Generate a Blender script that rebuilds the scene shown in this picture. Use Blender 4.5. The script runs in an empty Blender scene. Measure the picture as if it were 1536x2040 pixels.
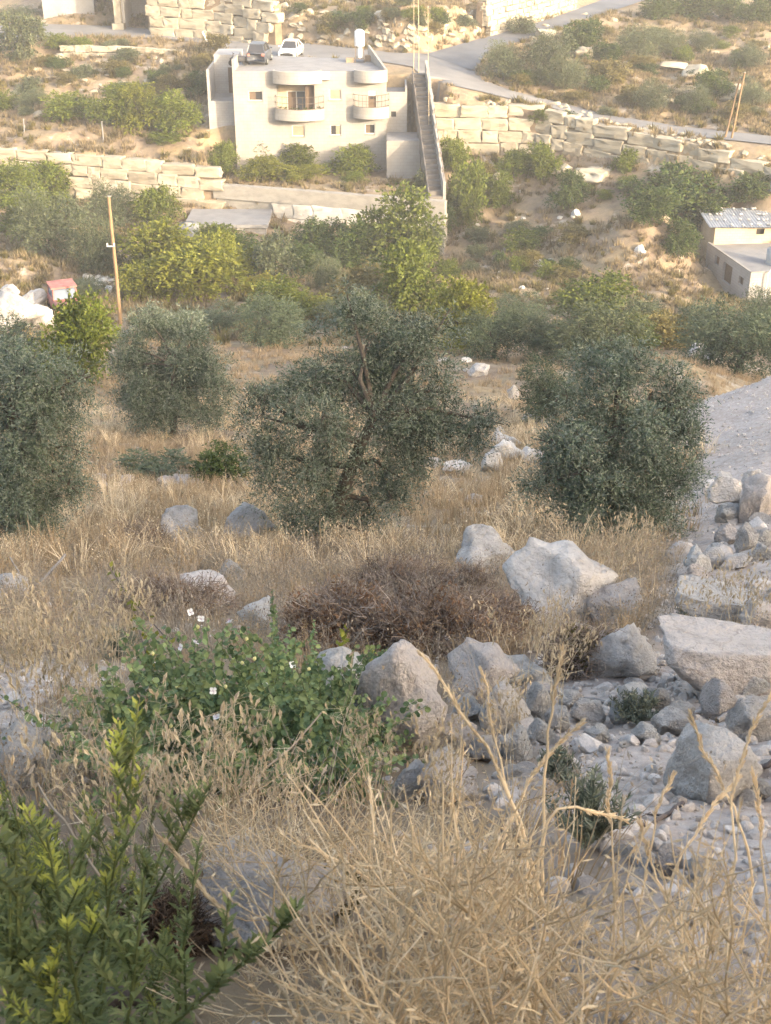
import bpy, bmesh, math, random
import numpy as np
from mathutils import Vector, Matrix, noise as mnoise

R = math.radians
random.seed(7)
rng = np.random.default_rng(7)
scene = bpy.context.scene
col = scene.collection

# ------------------------------------------------------------------ camera, sky, sun, exposure
PITCH = 28.0
FPX = 2500.0
cam_d = bpy.data.cameras.new('camera')
cam = bpy.data.objects.new('camera', cam_d)
col.objects.link(cam)
cam.location = (0, 0, 0)
cam.rotation_euler = (R(90 - PITCH), 0, 0)
cam_d.sensor_fit = 'VERTICAL'
cam_d.sensor_height = 36
cam_d.lens = FPX / 2040 * 36
cam_d.clip_start = 0.05
cam_d.clip_end = 3000
cam_d.dof.use_dof = True
cam_d.dof.focus_distance = 13.0
cam_d.dof.aperture_fstop = 19
scene.camera = cam

SUN_EL, SUN_AZ = 15.0, 132.0        # azimuth clockwise from +Y: the sun is behind the camera to the right
world = bpy.data.worlds.new('World')
scene.world = world
world.use_nodes = True
wn = world.node_tree.nodes
sky = wn.new('ShaderNodeTexSky')
sky.sky_type = 'NISHITA'
sky.sun_disc = False
sky.sun_elevation = R(SUN_EL)
sky.sun_rotation = R(SUN_AZ)
sky.dust_density = 5.0
sky.ozone_density = 0.6
wn['Background'].inputs['Strength'].default_value = 0.15
world.node_tree.links.new(sky.outputs[0], wn['Background'].inputs[0])
sd = bpy.data.lights.new('sun', 'SUN')
sd.energy = 2.0
sd.angle = R(0.5)
sd.color = (1.0, 0.83, 0.62)
sun = bpy.data.objects.new('sun', sd)
col.objects.link(sun)
tosun = Vector((math.sin(R(SUN_AZ)) * math.cos(R(SUN_EL)), math.cos(R(SUN_AZ)) * math.cos(R(SUN_EL)), math.sin(R(SUN_EL))))
sun.rotation_euler = tosun.to_track_quat('Z', 'Y').to_euler()
sun.location = tosun * 60

scene.view_settings.view_transform = 'Standard'
scene.view_settings.look = 'None'
scene.view_settings.exposure = 2.6
scene.view_settings.gamma = 1
scene.view_settings.use_curve_mapping = False
scene.render.engine = 'CYCLES'
cy = scene.cycles
cy.max_bounces = 6
cy.diffuse_bounces = 3
cy.glossy_bounces = 2
cy.transmission_bounces = 3
cy.transparent_max_bounces = 6
cy.volume_bounces = 1
cy.use_denoising = True
cy.use_adaptive_sampling = True
cy.adaptive_threshold = 0.02
cy.caustics_reflective = False
cy.caustics_refractive = False

# ------------------------------------------------------------------ object helpers
def tag(o, label=None, cat=None, group=None, kind=None):
    if label: o['label'] = label
    if cat: o['category'] = cat
    if group: o['group'] = group
    if kind: o['kind'] = kind
    return o

def empty(name, loc, rz=0.0):
    o = bpy.data.objects.new(name, None)
    o.empty_display_size = 0.2
    col.objects.link(o)
    o.location = loc
    o.rotation_euler = (0, 0, rz)
    return o

def mesh_np(name, V, F, smooth=False):
    V = np.asarray(V, dtype=np.float32); F = np.asarray(F, dtype=np.int32)
    me = bpy.data.meshes.new(name)
    n, k = F.shape
    me.vertices.add(len(V)); me.vertices.foreach_set('co', V.ravel())
    me.loops.add(n * k); me.loops.foreach_set('vertex_index', F.ravel())
    me.polygons.add(n)
    me.polygons.foreach_set('loop_start', np.arange(0, n * k, k, dtype=np.int32))
    me.polygons.foreach_set('use_smooth', np.full(n, smooth, dtype=bool))
    me.update(calc_edges=True)
    me.validate()
    return me

def obj(name, me, m=None, parent=None, loc=(0, 0, 0), rot=(0, 0, 0), scale=(1, 1, 1)):
    o = bpy.data.objects.new(name, me)
    col.objects.link(o)
    if m is not None:
        if not me.materials:
            me.materials.append(m)
        if me.materials[0] is not m:
            o.material_slots[0].link = 'OBJECT'
            o.material_slots[0].material = m
    o.location = loc; o.rotation_euler = rot; o.scale = scale
    if parent is not None: o.parent = parent
    return o

def copy_tree(o, kids, parent=None):
    c = o.copy(); col.objects.link(c)
    if parent is not None: c.parent = parent
    for ch in kids.get(o, []):
        copy_tree(ch, kids, c)
    return c

class Geo:
    """collects quads"""
    def __init__(s): s.V = []; s.F = []; s.n = 0
    def add(s, V, F):
        V = np.asarray(V, dtype=float).reshape(-1, 3); F = np.asarray(F, dtype=int)
        s.V.append(V); s.F.append(F + s.n); s.n += len(V)
        return s
    def box(s, x0, x1, y0, y1, z0, z1):
        V = [(x0,y0,z0),(x1,y0,z0),(x1,y1,z0),(x0,y1,z0),(x0,y0,z1),(x1,y0,z1),(x1,y1,z1),(x0,y1,z1)]
        return s.add(V, [(0,3,2,1),(4,5,6,7),(0,1,5,4),(1,2,6,5),(2,3,7,6),(3,0,4,7)])
    def prism(s, poly, z0, z1):
        n = len(poly)
        z0 = [z0]*n if np.isscalar(z0) else z0; z1 = [z1]*n if np.isscalar(z1) else z1
        V = [(p[0],p[1],z0[i]) for i,p in enumerate(poly)] + [(p[0],p[1],z1[i]) for i,p in enumerate(poly)]
        F = [(i,(i+1)%n,n+(i+1)%n,n+i) for i in range(n)]
        if n == 4: F += [(3,2,1,0),(4,5,6,7)]
        return s.add(V, F)
    def tube(s, pts, rad, k=4):
        pts = np.asarray(pts, dtype=float); n = len(pts)
        rad = np.full(n, rad) if np.isscalar(rad) else np.asarray(rad, dtype=float)
        t = np.gradient(pts, axis=0); t /= np.linalg.norm(t, axis=1, keepdims=True) + 1e-9
        ref = np.array([0.31, 0.95, 0.12]) if abs(t[0][1]) < 0.8 else np.array([1.0, 0.1, 0.2])
        a = np.cross(t, ref); a /= np.linalg.norm(a, axis=1, keepdims=True) + 1e-9
        b = np.cross(t, a)
        ang = np.arange(k) / k * 2 * math.pi
        V = (pts[:, None, :] + rad[:, None, None] * (np.cos(ang)[None, :, None] * a[:, None, :] + np.sin(ang)[None, :, None] * b[:, None, :])).reshape(-1, 3)
        F = []
        for i in range(n - 1):
            for j in range(k):
                F.append((i*k+j, i*k+(j+1)%k, (i+1)*k+(j+1)%k, (i+1)*k+j))
        return s.add(V, F)
    def cyl(s, c, r, z0, z1, k=16, r2=None):
        r2 = r if r2 is None else r2
        ang = np.arange(k) / k * 2 * math.pi
        V = [(c[0]+r*math.cos(a), c[1]+r*math.sin(a), z0) for a in ang] + [(c[0]+r2*math.cos(a), c[1]+r2*math.sin(a), z1) for a in ang] + [(c[0],c[1],z1)]
        F = [(i,(i+1)%k,k+(i+1)%k,k+i) for i in range(k)]
        F += [(k+i, k+i+1, k+(i+2)%k, 2*k) for i in range(0, k, 2)]
        return s.add(V, F)
    def mesh(s, name, smooth=False):
        return mesh_np(name, np.concatenate(s.V), np.concatenate(s.F), smooth)
    def build(s, name, m, parent=None, smooth=False, **kw):
        return obj(name, s.mesh(name, smooth), m, parent, **kw)

# ------------------------------------------------------------------ materials
def new_mat(name):
    m = bpy.data.materials.new(name); m.use_nodes = True
    nt = m.node_tree
    return m, nt, nt.nodes, nt.links, nt.nodes['Principled BSDF']

def ramp(n, stops):
    r = n.new('ShaderNodeValToRGB')
    el = r.color_ramp.elements
    while len(el) < len(stops): el.new(0.5)
    for e, (p, c) in zip(el, stops):
        e.position = p; e.color = (*c, 1)
    return r

def solid(name, stops, scale=3.0, rough=0.9, bump=0.3, bscale=20.0, detail=6, rnd=0.12, dist=0.02, metal=0.0, spec=0.2, stretch=None, crack=0.0):
    """noise coloured, bumped surface; object coordinates"""
    m, nt, n, l, p = new_mat(name)
    tc = n.new('ShaderNodeTexCoord')
    src = tc.outputs['Object']
    if stretch:
        mp = n.new('ShaderNodeMapping'); mp.inputs['Scale'].default_value = stretch
        l.new(src, mp.inputs[0]); src = mp.outputs[0]
    oi = n.new('ShaderNodeObjectInfo')
    ad = n.new('ShaderNodeVectorMath'); ad.operation = 'ADD'
    sc = n.new('ShaderNodeMath'); sc.operation = 'MULTIPLY'; sc.inputs[1].default_value = 37.0
    l.new(oi.outputs['Random'], sc.inputs[0]); l.new(src, ad.inputs[0]); l.new(sc.outputs[0], ad.inputs[1])
    a = n.new('ShaderNodeTexNoise'); a.inputs['Scale'].default_value = scale; a.inputs['Detail'].default_value = detail; a.inputs['Roughness'].default_value = 0.62
    l.new(ad.outputs[0], a.inputs['Vector'])
    r = ramp(n, stops); l.new(a.outputs['Fac'], r.inputs[0])
    hs = n.new('ShaderNodeHueSaturation')
    mr = n.new('ShaderNodeMapRange'); mr.inputs['To Min'].default_value = 1 - rnd; mr.inputs['To Max'].default_value = 1 + rnd
    l.new(oi.outputs['Random'], mr.inputs['Value']); l.new(mr.outputs[0], hs.inputs['Value']); l.new(r.outputs[0], hs.inputs['Color'])
    cout = hs.outputs[0]; crk = None
    if crack:
        wn_ = n.new('ShaderNodeTexNoise'); wn_.inputs['Scale'].default_value = 2.2; wn_.inputs['Detail'].default_value = 5; l.new(ad.outputs[0], wn_.inputs['Vector'])
        wv = n.new('ShaderNodeVectorMath'); wv.operation = 'MULTIPLY_ADD'; wv.inputs[1].default_value = (.9, .9, .9); l.new(wn_.outputs['Color'], wv.inputs[0]); l.new(ad.outputs[0], wv.inputs[2])
        vo = n.new('ShaderNodeTexVoronoi'); vo.feature = 'DISTANCE_TO_EDGE'; vo.inputs['Scale'].default_value = crack; l.new(wv.outputs[0], vo.inputs['Vector'])
        crk = ramp(n, [(0.0, (.62,.58,.54)), (.022, (1,1,1))]); l.new(vo.outputs['Distance'], crk.inputs[0])
        li = n.new('ShaderNodeTexNoise'); li.inputs['Scale'].default_value = 11; li.inputs['Detail'].default_value = 9; li.inputs['Roughness'].default_value = .75; l.new(ad.outputs[0], li.inputs['Vector'])
        lr = ramp(n, [(.36, (.55,.54,.53)), (.47, (1,1,1))]); l.new(li.outputs['Fac'], lr.inputs[0])
        for q in (crk, lr):
            mx = n.new('ShaderNodeMix'); mx.data_type = 'RGBA'; mx.blend_type = 'MULTIPLY'; mx.inputs['Factor'].default_value = .55
            l.new(cout, mx.inputs['A']); l.new(q.outputs[0], mx.inputs['B']); cout = mx.outputs['Result']
    l.new(cout, p.inputs['Base Color'])
    p.inputs['Roughness'].default_value = rough; p.inputs['Metallic'].default_value = metal
    p.inputs['Specular IOR Level'].default_value = spec
    if bump:
        b = n.new('ShaderNodeTexNoise'); b.inputs['Scale'].default_value = bscale; b.inputs['Detail'].default_value = 7; b.inputs['Roughness'].default_value = 0.65
        l.new(ad.outputs[0], b.inputs['Vector'])
        bp = n.new('ShaderNodeBump'); bp.inputs['Strength'].default_value = bump; bp.inputs['Distance'].default_value = dist
        l.new(b.outputs['Fac'], bp.inputs['Height']); l.new(bp.outputs[0], p.inputs['Normal'])
    return m

def leafmat(name, cols, under=None, transl=0.25, rough=0.55, rnd=0.18, spec=0.25, clump=3.0):
    """leaf colours vary from leaf to leaf; paler underside; some light passes through"""
    m, nt, n, l, p = new_mat(name)
    g = n.new('ShaderNodeNewGeometry')
    oi = n.new('ShaderNodeObjectInfo')
    st = [(i / max(1, len(cols) - 1), c) for i, c in enumerate(cols)]
    r = ramp(n, st); l.new(g.outputs['Random Per Island'], r.inputs[0])
    hs = n.new('ShaderNodeHueSaturation')
    mr = n.new('ShaderNodeMapRange'); mr.inputs['To Min'].default_value = 1 - rnd; mr.inputs['To Max'].default_value = 1 + rnd
    l.new(oi.outputs['Random'], mr.inputs['Value']); l.new(mr.outputs[0], hs.inputs['Value']); l.new(r.outputs[0], hs.inputs['Color'])
    c = hs.outputs[0]
    tc = n.new('ShaderNodeTexCoord'); no = n.new('ShaderNodeTexNoise'); no.inputs['Scale'].default_value = clump; no.inputs['Detail'].default_value = 2
    l.new(tc.outputs['Object'], no.inputs['Vector'])
    m2 = n.new('ShaderNodeMapRange'); m2.inputs['From Min'].default_value = .35; m2.inputs['From Max'].default_value = .65; m2.inputs['To Min'].default_value = .72; m2.inputs['To Max'].default_value = 1.3
    l.new(no.outputs['Fac'], m2.inputs['Value']); h2 = n.new('ShaderNodeHueSaturation'); l.new(m2.outputs[0], h2.inputs['Value']); l.new(c, h2.inputs['Color']); c = h2.outputs[0]
    if under:
        mx = n.new('ShaderNodeMix'); mx.data_type = 'RGBA'
        l.new(g.outputs['Backfacing'], mx.inputs['Factor']); l.new(c, mx.inputs['A']); mx.inputs['B'].default_value = (*under, 1)
        c = mx.outputs['Result']
    l.new(c, p.inputs['Base Color'])
    p.inputs['Roughness'].default_value = rough; p.inputs['Specular IOR Level'].default_value = spec
    if transl:
        t = n.new('ShaderNodeBsdfTranslucent'); l.new(c, t.inputs['Color'])
        ms = n.new('ShaderNodeMixShader'); ms.inputs[0].default_value = transl
        out = n['Material Output']
        l.new(p.outputs[0], ms.inputs[1]); l.new(t.outputs[0], ms.inputs[2]); l.new(ms.outputs[0], out.inputs['Surface'])
    return m

M = {}
M['limestone'] = solid('limestone', [(0.25, (.40,.365,.33)), (0.45, (.60,.555,.51)), (0.62, (.66,.615,.565)), (0.8, (.55,.44,.35))], 2.2, 0.92, 1.0, 7, rnd=.12, dist=.09, detail=10, crack=.8)
M['limestone_grey'] = solid('limestone_grey', [(0.3, (.32,.30,.275)), (0.5, (.46,.435,.405)), (0.7, (.54,.51,.475))], 3.0, 0.92, 1.0, 7, rnd=.1, dist=.09, detail=10, crack=.8)
M['limestone_white'] = solid('limestone_white', [(0.3, (.42,.40,.37)), (0.5, (.60,.575,.54)), (0.75, (.66,.63,.59))], 2.6, 0.9, 1.0, 7, rnd=.08, dist=.09, detail=10, crack=.8)
M['limestone_pink'] = solid('limestone_pink', [(0.25, (.44,.385,.345)), (0.5, (.60,.54,.495)), (0.75, (.63,.55,.485))], 2.0, 0.92, 1.0, 7, rnd=.1, dist=.09, detail=10, crack=.8)
M['rubble'] = solid('rubble_stone', [(0.3, (.38,.34,.305)), (0.55, (.52,.47,.425)), (0.8, (.58,.51,.45))], 4.0, 0.95, 0.6, 18, rnd=.25, dist=.02)
M['block'] = solid('quarry_block', [(0.28, (.19,.16,.115)), (0.5, (.325,.285,.215)), (0.75, (.39,.35,.275))], 1.1, 0.92, 0.6, 4, rnd=.14, dist=.08)
M['block_white'] = solid('pale_block', [(0.3, (.38,.355,.31)), (0.55, (.52,.49,.435)), (0.75, (.56,.53,.48))], 1.2, 0.92, 0.5, 5, rnd=.1, dist=.06)
M['joint'] = solid('joint_earth', [(0.3, (.16,.115,.075)), (0.7, (.28,.21,.14))], 2, 1, .4, 6)
M['concrete'] = solid('concrete', [(0.3, (.22,.205,.18)), (0.6, (.31,.29,.255)), (0.8, (.27,.245,.205))], 1.2, 0.92, 0.25, 9, rnd=.05, stretch=(1,1,2.2))
M['concrete_grey'] = solid('grey_concrete', [(0.3, (.175,.17,.17)), (0.6, (.23,.225,.22)), (0.8, (.20,.19,.18))], 0.9, 0.92, 0.25, 9, rnd=.05)
M['stair'] = solid('shade_toned_stair_stone', [(0.3, (.13,.115,.10)), (0.7, (.18,.16,.14))], 2, 0.9, 0.2, 9, rnd=.08)  # base colour darkened to stand in for shade on steps and kerb
M['shutter'] = solid('beige_shutter', [(0.3, (.25,.20,.145)), (0.7, (.30,.24,.175))], 3, 0.7, 0, rnd=.03)
M['shutter_dark'] = solid('brown_shutter', [(0.3, (.10,.07,.05)), (0.7, (.15,.105,.07))], 3, 0.7, 0, rnd=.03)
M['iron'] = solid('painted_iron', [(0.3, (.10,.075,.055)), (0.7, (.16,.12,.09))], 9, 0.6, 0)
M['white_paint'] = solid('white_paint', [(0.3, (.52,.515,.50)), (0.7, (.60,.595,.58))], 4, 0.5, 0.05, rnd=.02, spec=.4)
M['grey_plastic'] = solid('grey_plastic', [(0.3, (.24,.26,.27)), (0.7, (.32,.34,.345))], 4, 0.6, 0.1, rnd=.05)
M['tank_grey'] = solid('dark_grey_tank', [(0.3, (.13,.135,.14)), (0.7, (.19,.195,.2))], 4, 0.7, 0.1, rnd=.05)
M['timber'] = solid('weathered_timber', [(0.3, (.17,.11,.06)), (0.7, (.26,.175,.10))], 3, 0.9, 0.3, 14, rnd=.1, stretch=(4,4,.4))
M['timber_pale'] = solid('pale_weathered_timber', [(0.3, (.34,.27,.17)), (0.7, (.44,.36,.24))], 3, 0.9, 0.3, 14, rnd=.1, stretch=(4,4,.4))
M['bark'] = solid('olive_bark', [(0.3, (.05,.042,.034)), (0.7, (.115,.095,.075))], 8, 0.95, 0.8, 24, rnd=.1)
M['deadwood'] = solid('grey_dead_wood', [(0.3, (.16,.145,.13)), (0.7, (.30,.275,.25))], 9, 0.95, 0.5, 40, rnd=.1)
M['darkwood'] = solid('dark_dead_wood', [(0.3, (.075,.06,.055)), (0.7, (.14,.115,.105))], 9, 0.95, 0.5, 40, rnd=.1)
M['metal_roof'] = solid('galvanised_sheet', [(0.3, (.24,.26,.285)), (0.6, (.33,.345,.365)), (0.85, (.28,.24,.21))], 1.6, 0.6, 0.1, metal=.3)
M['car_white'] = solid('white_car_paint', [(0.3, (.60,.59,.56)), (0.7, (.66,.65,.62))], 2, 0.35, 0, rnd=0, spec=.5)
M['car_dark'] = solid('dark_car_paint', [(0.3, (.045,.05,.06)), (0.7, (.06,.066,.078))], 2, 0.35, 0, rnd=0, spec=.5)
M['car_red'] = solid('faded_red_paint', [(0.3, (.30,.10,.08)), (0.6, (.38,.17,.135)), (0.8, (.38,.25,.21))], 2.5, 0.65, 0.1, rnd=0)
M['rubber'] = solid('black_rubber', [(0.3, (.018,.018,.018)), (0.7, (.035,.034,.033))], 5, 0.8, 0)
M['black_cloth'] = solid('black_cover', [(0.3, (.022,.024,.03)), (0.7, (.05,.05,.055))], 5, 0.6, 0.3)
M['lamp_glass'] = solid('lamp_glass', [(0.3, (.62,.62,.6)), (0.7, (.7,.7,.68))], 5, 0.15, 0, spec=.6)
M['pot'] = solid('clay_pot', [(0.3, (.25,.11,.06)), (0.7, (.33,.16,.09))], 5, 0.85, 0.1)
def glass(name, c, rough=.08):
    m, nt, n, l, p = new_mat(name)
    p.inputs['Base Color'].default_value = (*c, 1); p.inputs['Roughness'].default_value = rough; p.inputs['Specular IOR Level'].default_value = .6
    return m
M['glass'] = glass('window_glass', (.035,.035,.038))
M['glass_blue'] = glass('blue_window_glass', (.10,.13,.17))
M['room_shade'] = solid('painted_interior_shade', [(0.3, (.05,.045,.04)), (0.7, (.08,.07,.06))], 2, 1, 0)  # dark colour that paints the shade inside a room

def facade_mat(name, c, jx, jz):
    """dressed limestone cladding: the courses are under a pixel from the hillside, so the joints are fine relief"""
    m, nt, n, l, p = new_mat(name)
    tc = n.new('ShaderNodeTexCoord')
    sp = n.new('ShaderNodeSeparateXYZ'); l.new(tc.outputs['Object'], sp.inputs[0])
    cb = n.new('ShaderNodeCombineXYZ')
    sm = n.new('ShaderNodeMath'); sm.operation = 'ADD'
    l.new(sp.outputs['X'], sm.inputs[0]); l.new(sp.outputs['Y'], sm.inputs[1])
    l.new(sm.outputs[0], cb.inputs['X']); l.new(sp.outputs['Z'], cb.inputs['Y'])
    br = n.new('ShaderNodeTexBrick')
    br.inputs['Scale'].default_value = 1.0; br.inputs['Brick Width'].default_value = jx; br.inputs['Row Height'].default_value = jz
    br.inputs['Mortar Size'].default_value = .012
    br.inputs['Color1'].default_value = (*c, 1); br.inputs['Color2'].default_value = (*[v * .93 for v in c], 1); br.inputs['Mortar'].default_value = (*[v * .8 for v in c], 1)
    l.new(cb.outputs[0], br.inputs['Vector'])
    no = n.new('ShaderNodeTexNoise'); no.inputs['Scale'].default_value = .8; no.inputs['Detail'].default_value = 6
    l.new(tc.outputs['Object'], no.inputs['Vector'])
    rr = ramp(n, [(.3, (.86,.84,.80)), (.6, (1,1,1))]); l.new(no.outputs['Fac'], rr.inputs[0])
    mx = n.new('ShaderNodeMix'); mx.data_type = 'RGBA'; mx.blend_type = 'MULTIPLY'; mx.inputs['Factor'].default_value = 1
    l.new(br.outputs['Color'], mx.inputs['A']); l.new(rr.outputs[0], mx.inputs['B']); l.new(mx.outputs['Result'], p.inputs['Base Color'])
    p.inputs['Roughness'].default_value = .9; p.inputs['Specular IOR Level'].default_value = .2
    return m
M['facade'] = facade_mat('limestone_cladding', (.325,.305,.28), .55, .28)
M['plaster'] = facade_mat('grey_block_wall', (.36,.345,.33), .4, .2)
M['plaster_yellow'] = facade_mat('ochre_block_wall', (.50,.42,.30), .4, .2)

M['olive'] = leafmat('olive_leaves', [(.044,.066,.040), (.066,.093,.057), (.092,.122,.076), (.135,.165,.108)], (.18,.205,.155), .15, .45)
M['olive_far'] = leafmat('far_olive_leaves', [(.046,.058,.025), (.070,.084,.037), (.10,.115,.052)], (.105,.12,.065), .2, .6)
M['olive_mid'] = leafmat('mid_olive_leaves', [(.030,.045,.022), (.046,.065,.032), (.068,.090,.046)], (.085,.105,.06), .18, .6)
M['green'] = leafmat('green_leaves', [(.066,.088,.012), (.105,.130,.018), (.15,.172,.026)], None, .3, .55)
M['dark_green'] = leafmat('dark_green_leaves', [(.032,.052,.012), (.054,.078,.018), (.082,.108,.026)], None, .25, .55)
M['lime'] = leafmat('yellow_green_leaves', [(.105,.120,.014), (.16,.17,.022), (.22,.22,.034)], None, .35, .55)
M['yellow'] = leafmat('yellow_leaves', [(.20,.19,.02), (.30,.27,.03), (.36,.31,.05)], None, .35, .55)
M['ochre'] = leafmat('ochre_leaves', [(.10,.088,.028), (.145,.12,.038), (.18,.15,.05)], None, .3, .6)
M['caper'] = leafmat('caper_leaves', [(.075,.118,.050), (.115,.165,.072), (.155,.205,.088), (.22,.26,.10)], (.17,.21,.12), .35, .5)
M['fleabane'] = leafmat('fleabane_leaves', [(.11,.14,.052), (.165,.195,.072), (.23,.25,.10)], None, .42, .5)
M['fleabane_tip'] = leafmat('fleabane_tips', [(.27,.29,.05), (.38,.38,.07)], None, .35, .5)
M['sage'] = leafmat('grey_green_leaves', [(.11,.125,.085), (.16,.175,.125), (.21,.22,.165)], None, .2, .7)
M['straw'] = leafmat('straw', [(.25,.175,.10), (.35,.26,.155), (.46,.36,.23), (.29,.20,.12)], None, .25, .8, .12, .1)
M['straw_far'] = leafmat('far_straw', [(.165,.125,.07), (.235,.185,.105), (.315,.25,.15)], None, .25, .8, .12, .1)
M['straw_pale'] = leafmat('pale_straw', [(.48,.39,.26), (.60,.50,.35), (.70,.61,.46)], None, .3, .7, .1, .15)
M['straw_gold'] = leafmat('gold_straw', [(.56,.42,.25), (.69,.55,.36), (.79,.67,.48)], None, .38, .7, .1, .15)
M['straw_grey'] = leafmat('grey_straw', [(.20,.165,.125), (.30,.25,.19), (.38,.32,.25)], None, .2, .8, .1, .1)
M['burnet'] = leafmat('burnet_twigs', [(.15,.105,.075), (.23,.175,.135), (.30,.25,.21)], None, .1, .9, .1, .1)
M['burnet_leaf'] = leafmat('burnet_leaves', [(.14,.075,.045), (.20,.12,.07), (.27,.18,.11)], None, .15, .9, .1, .1)
M['dead_brown'] = leafmat('dead_brown_stems', [(.05,.035,.025), (.09,.062,.042), (.15,.11,.08)], None, .1, .9, .1, .1)
M['petal'] = leafmat('white_petals', [(.70,.70,.66), (.78,.78,.74)], None, .3, .6, .02, .2)
M['bud'] = leafmat('yellow_petals', [(.55,.50,.16), (.62,.58,.28)], None, .3, .6, .02, .2)
M['stamen'] = leafmat('stamens', [(.36,.22,.36), (.5,.4,.5)], None, .2, .6, .02, .2)

# ------------------------------------------------------------------ photograph geometry: pixel + distance -> place
CP, SP = math.cos(R(PITCH)), math.sin(R(PITCH))
def ray(X, Y):
    r = (X - 768) / FPX; u = (1020 - Y) / FPX
    return np.array([r, CP + u * SP, -SP + u * CP])
def P(X, Y, h):
    d = ray(X, Y); return d * (h / d[1])
def PZ(X, Y, z):
    d = ray(X, Y); return d * (z / d[2])

# value noise
def _hash(ix, iy, s):
    h = (ix.astype(np.int64) * 374761393 + iy.astype(np.int64) * 668265263 + s * 974711) & 0x7fffffff
    h = ((h ^ (h >> 13)) * 1274126177) & 0x7fffffff
    return ((h ^ (h >> 16)) & 0xffff) / 65535.0
def vnoise(x, y, s=0):
    ix = np.floor(x); iy = np.floor(y); fx = x - ix; fy = y - iy
    fx = fx * fx * (3 - 2 * fx); fy = fy * fy * (3 - 2 * fy)
    a = _hash(ix, iy, s); b = _hash(ix + 1, iy, s); c = _hash(ix, iy + 1, s); d = _hash(ix + 1, iy + 1, s)
    return (a * (1 - fx) + b * fx) * (1 - fy) + (c * (1 - fx) + d * fx) * fy - .5
def fbm(x, y, f, o=4, s=0):
    v = 0; a = 1.0
    for i in range(o):
        v = v + a * vnoise(x * f, y * f, s + i * 17); f *= 2.03; a *= .5
    return v
def smooth(a, b, x):
    t = np.clip((x - a) / (b - a), 0, 1); return t * t * (3 - 2 * t)

# ------------------------------------------------------------------ terrain
class RBF:
    def __init__(s, pts):
        p = np.array(pts, dtype=float); s.c = p[:, :2]; z = p[:, 2]; n = len(p)
        d = np.linalg.norm(s.c[:, None] - s.c[None], axis=2)
        A = np.zeros((n + 3, n + 3)); A[:n, :n] = -d - np.eye(n) * .02; A[:n, n] = 1; A[:n, n+1:] = s.c; A[n, :n] = 1; A[n+1:, :n] = s.c.T
        s.w = np.linalg.lstsq(A, np.concatenate([z, np.zeros(3)]), rcond=None)[0]
    def __call__(s, x, y):
        out = np.empty(x.shape)
        xf, yf = x.ravel(), y.ravel(); o = out.ravel(); n = len(s.c)
        for i in range(0, len(xf), 20000):
            q = np.stack([xf[i:i+20000], yf[i:i+20000]], 1)
            d = np.sqrt(((q[:, None] - s.c[None]) ** 2).sum(2))
            o[i:i+20000] = -d @ s.w[:n] + s.w[n] + q @ s.w[n+1:]
        return o.reshape(x.shape)

prof = [(0.0,-1.15),(1.55,-1.86),(2.3,-2.30),(3.3,-2.87),(5.0,-3.71),(6.6,-4.52),(9,-5.65),(14,-8.0),(20.5,-10.7),(29.5,-13.9),(41,-17.4),(57,-21.5),(76,-25.4)]
SA_pts = [(0, y, z) for y, z in prof]
for x in (-110, -60, 110, 60):
    SA_pts += [(x, y, z) for y, z in prof[::2]]
for X in (0, 300):
    for Y, h in ((1900,1.9),(1600,3.2),(1400,5.0),(1200,8.8),(1090,14),(1000,20.5),(870,32),(760,46),(650,66),(560,83)):
        SA_pts.append(P(X, Y, h))
SA_pts += [P(0,500,91), P(0,420,102), P(200,480,95), P(300,430,102), P(420,480,97), P(600,500,98), P(885,512,99.5), P(640,560,86)]
for X in (1130,):
    for Y, h in ((1900,1.9),(1600,3.2),(1400,5.0),(1200,8.6),(1090,13.6),(1000,19),(880,30),(760,45),(690,58)):
        SA_pts.append(P(X, Y, h))
for Y, h in ((1900,1.9),(1600,3.2),(1400,4.7),(1250,6.6),(1170,8.4),(1100,10.6),(1000,14.5),(900,18.6),(800,23.6),(742,27.2)):
    SA_pts.append(P(1536, Y, h)); SA_pts.append(P(1640, Y - 15, h))
SA_pts += [P(1400,1100,11.5), P(1400,1000,16.5), P(1400,900,21.5), P(1390,800,27)]
SA_pts += [(9.5,33,-15.0),(12,40,-18.2),(8,36,-15.6),(16,34,-15.6),(20,50,-21.5), P(1360,722,46), P(1500,690,60), P(1300,600,80), P(1400,604,82), P(1500,604,82), P(1640,600,83),
           P(1270,450,92.5), P(1330,470,91), P(1200,480,91), P(1270,560,84), P(1390,560,84.5), P(1100,560,86), P(1000,500,96), P(930,450,102), P(1000,420,103), P(1100,420,101), P(1200,415,99),
           P(1350,420,98), P(1450,420,96.3), P(1536,420,94), P(1000,340,107), P(900,300,109), P(1100,330,106), P(1200,330,103.5), P(1341,340,100.5), P(1442,350,97.8), P(1536,368,95.5), (23.4,92.5,-27.9),(23.2,88,-28.2),(24.8,82.8,-28.3),(30,90,-27.6),(30,83,-28.2),(22,85,-28.2)]
SA = RBF(SA_pts)

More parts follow.
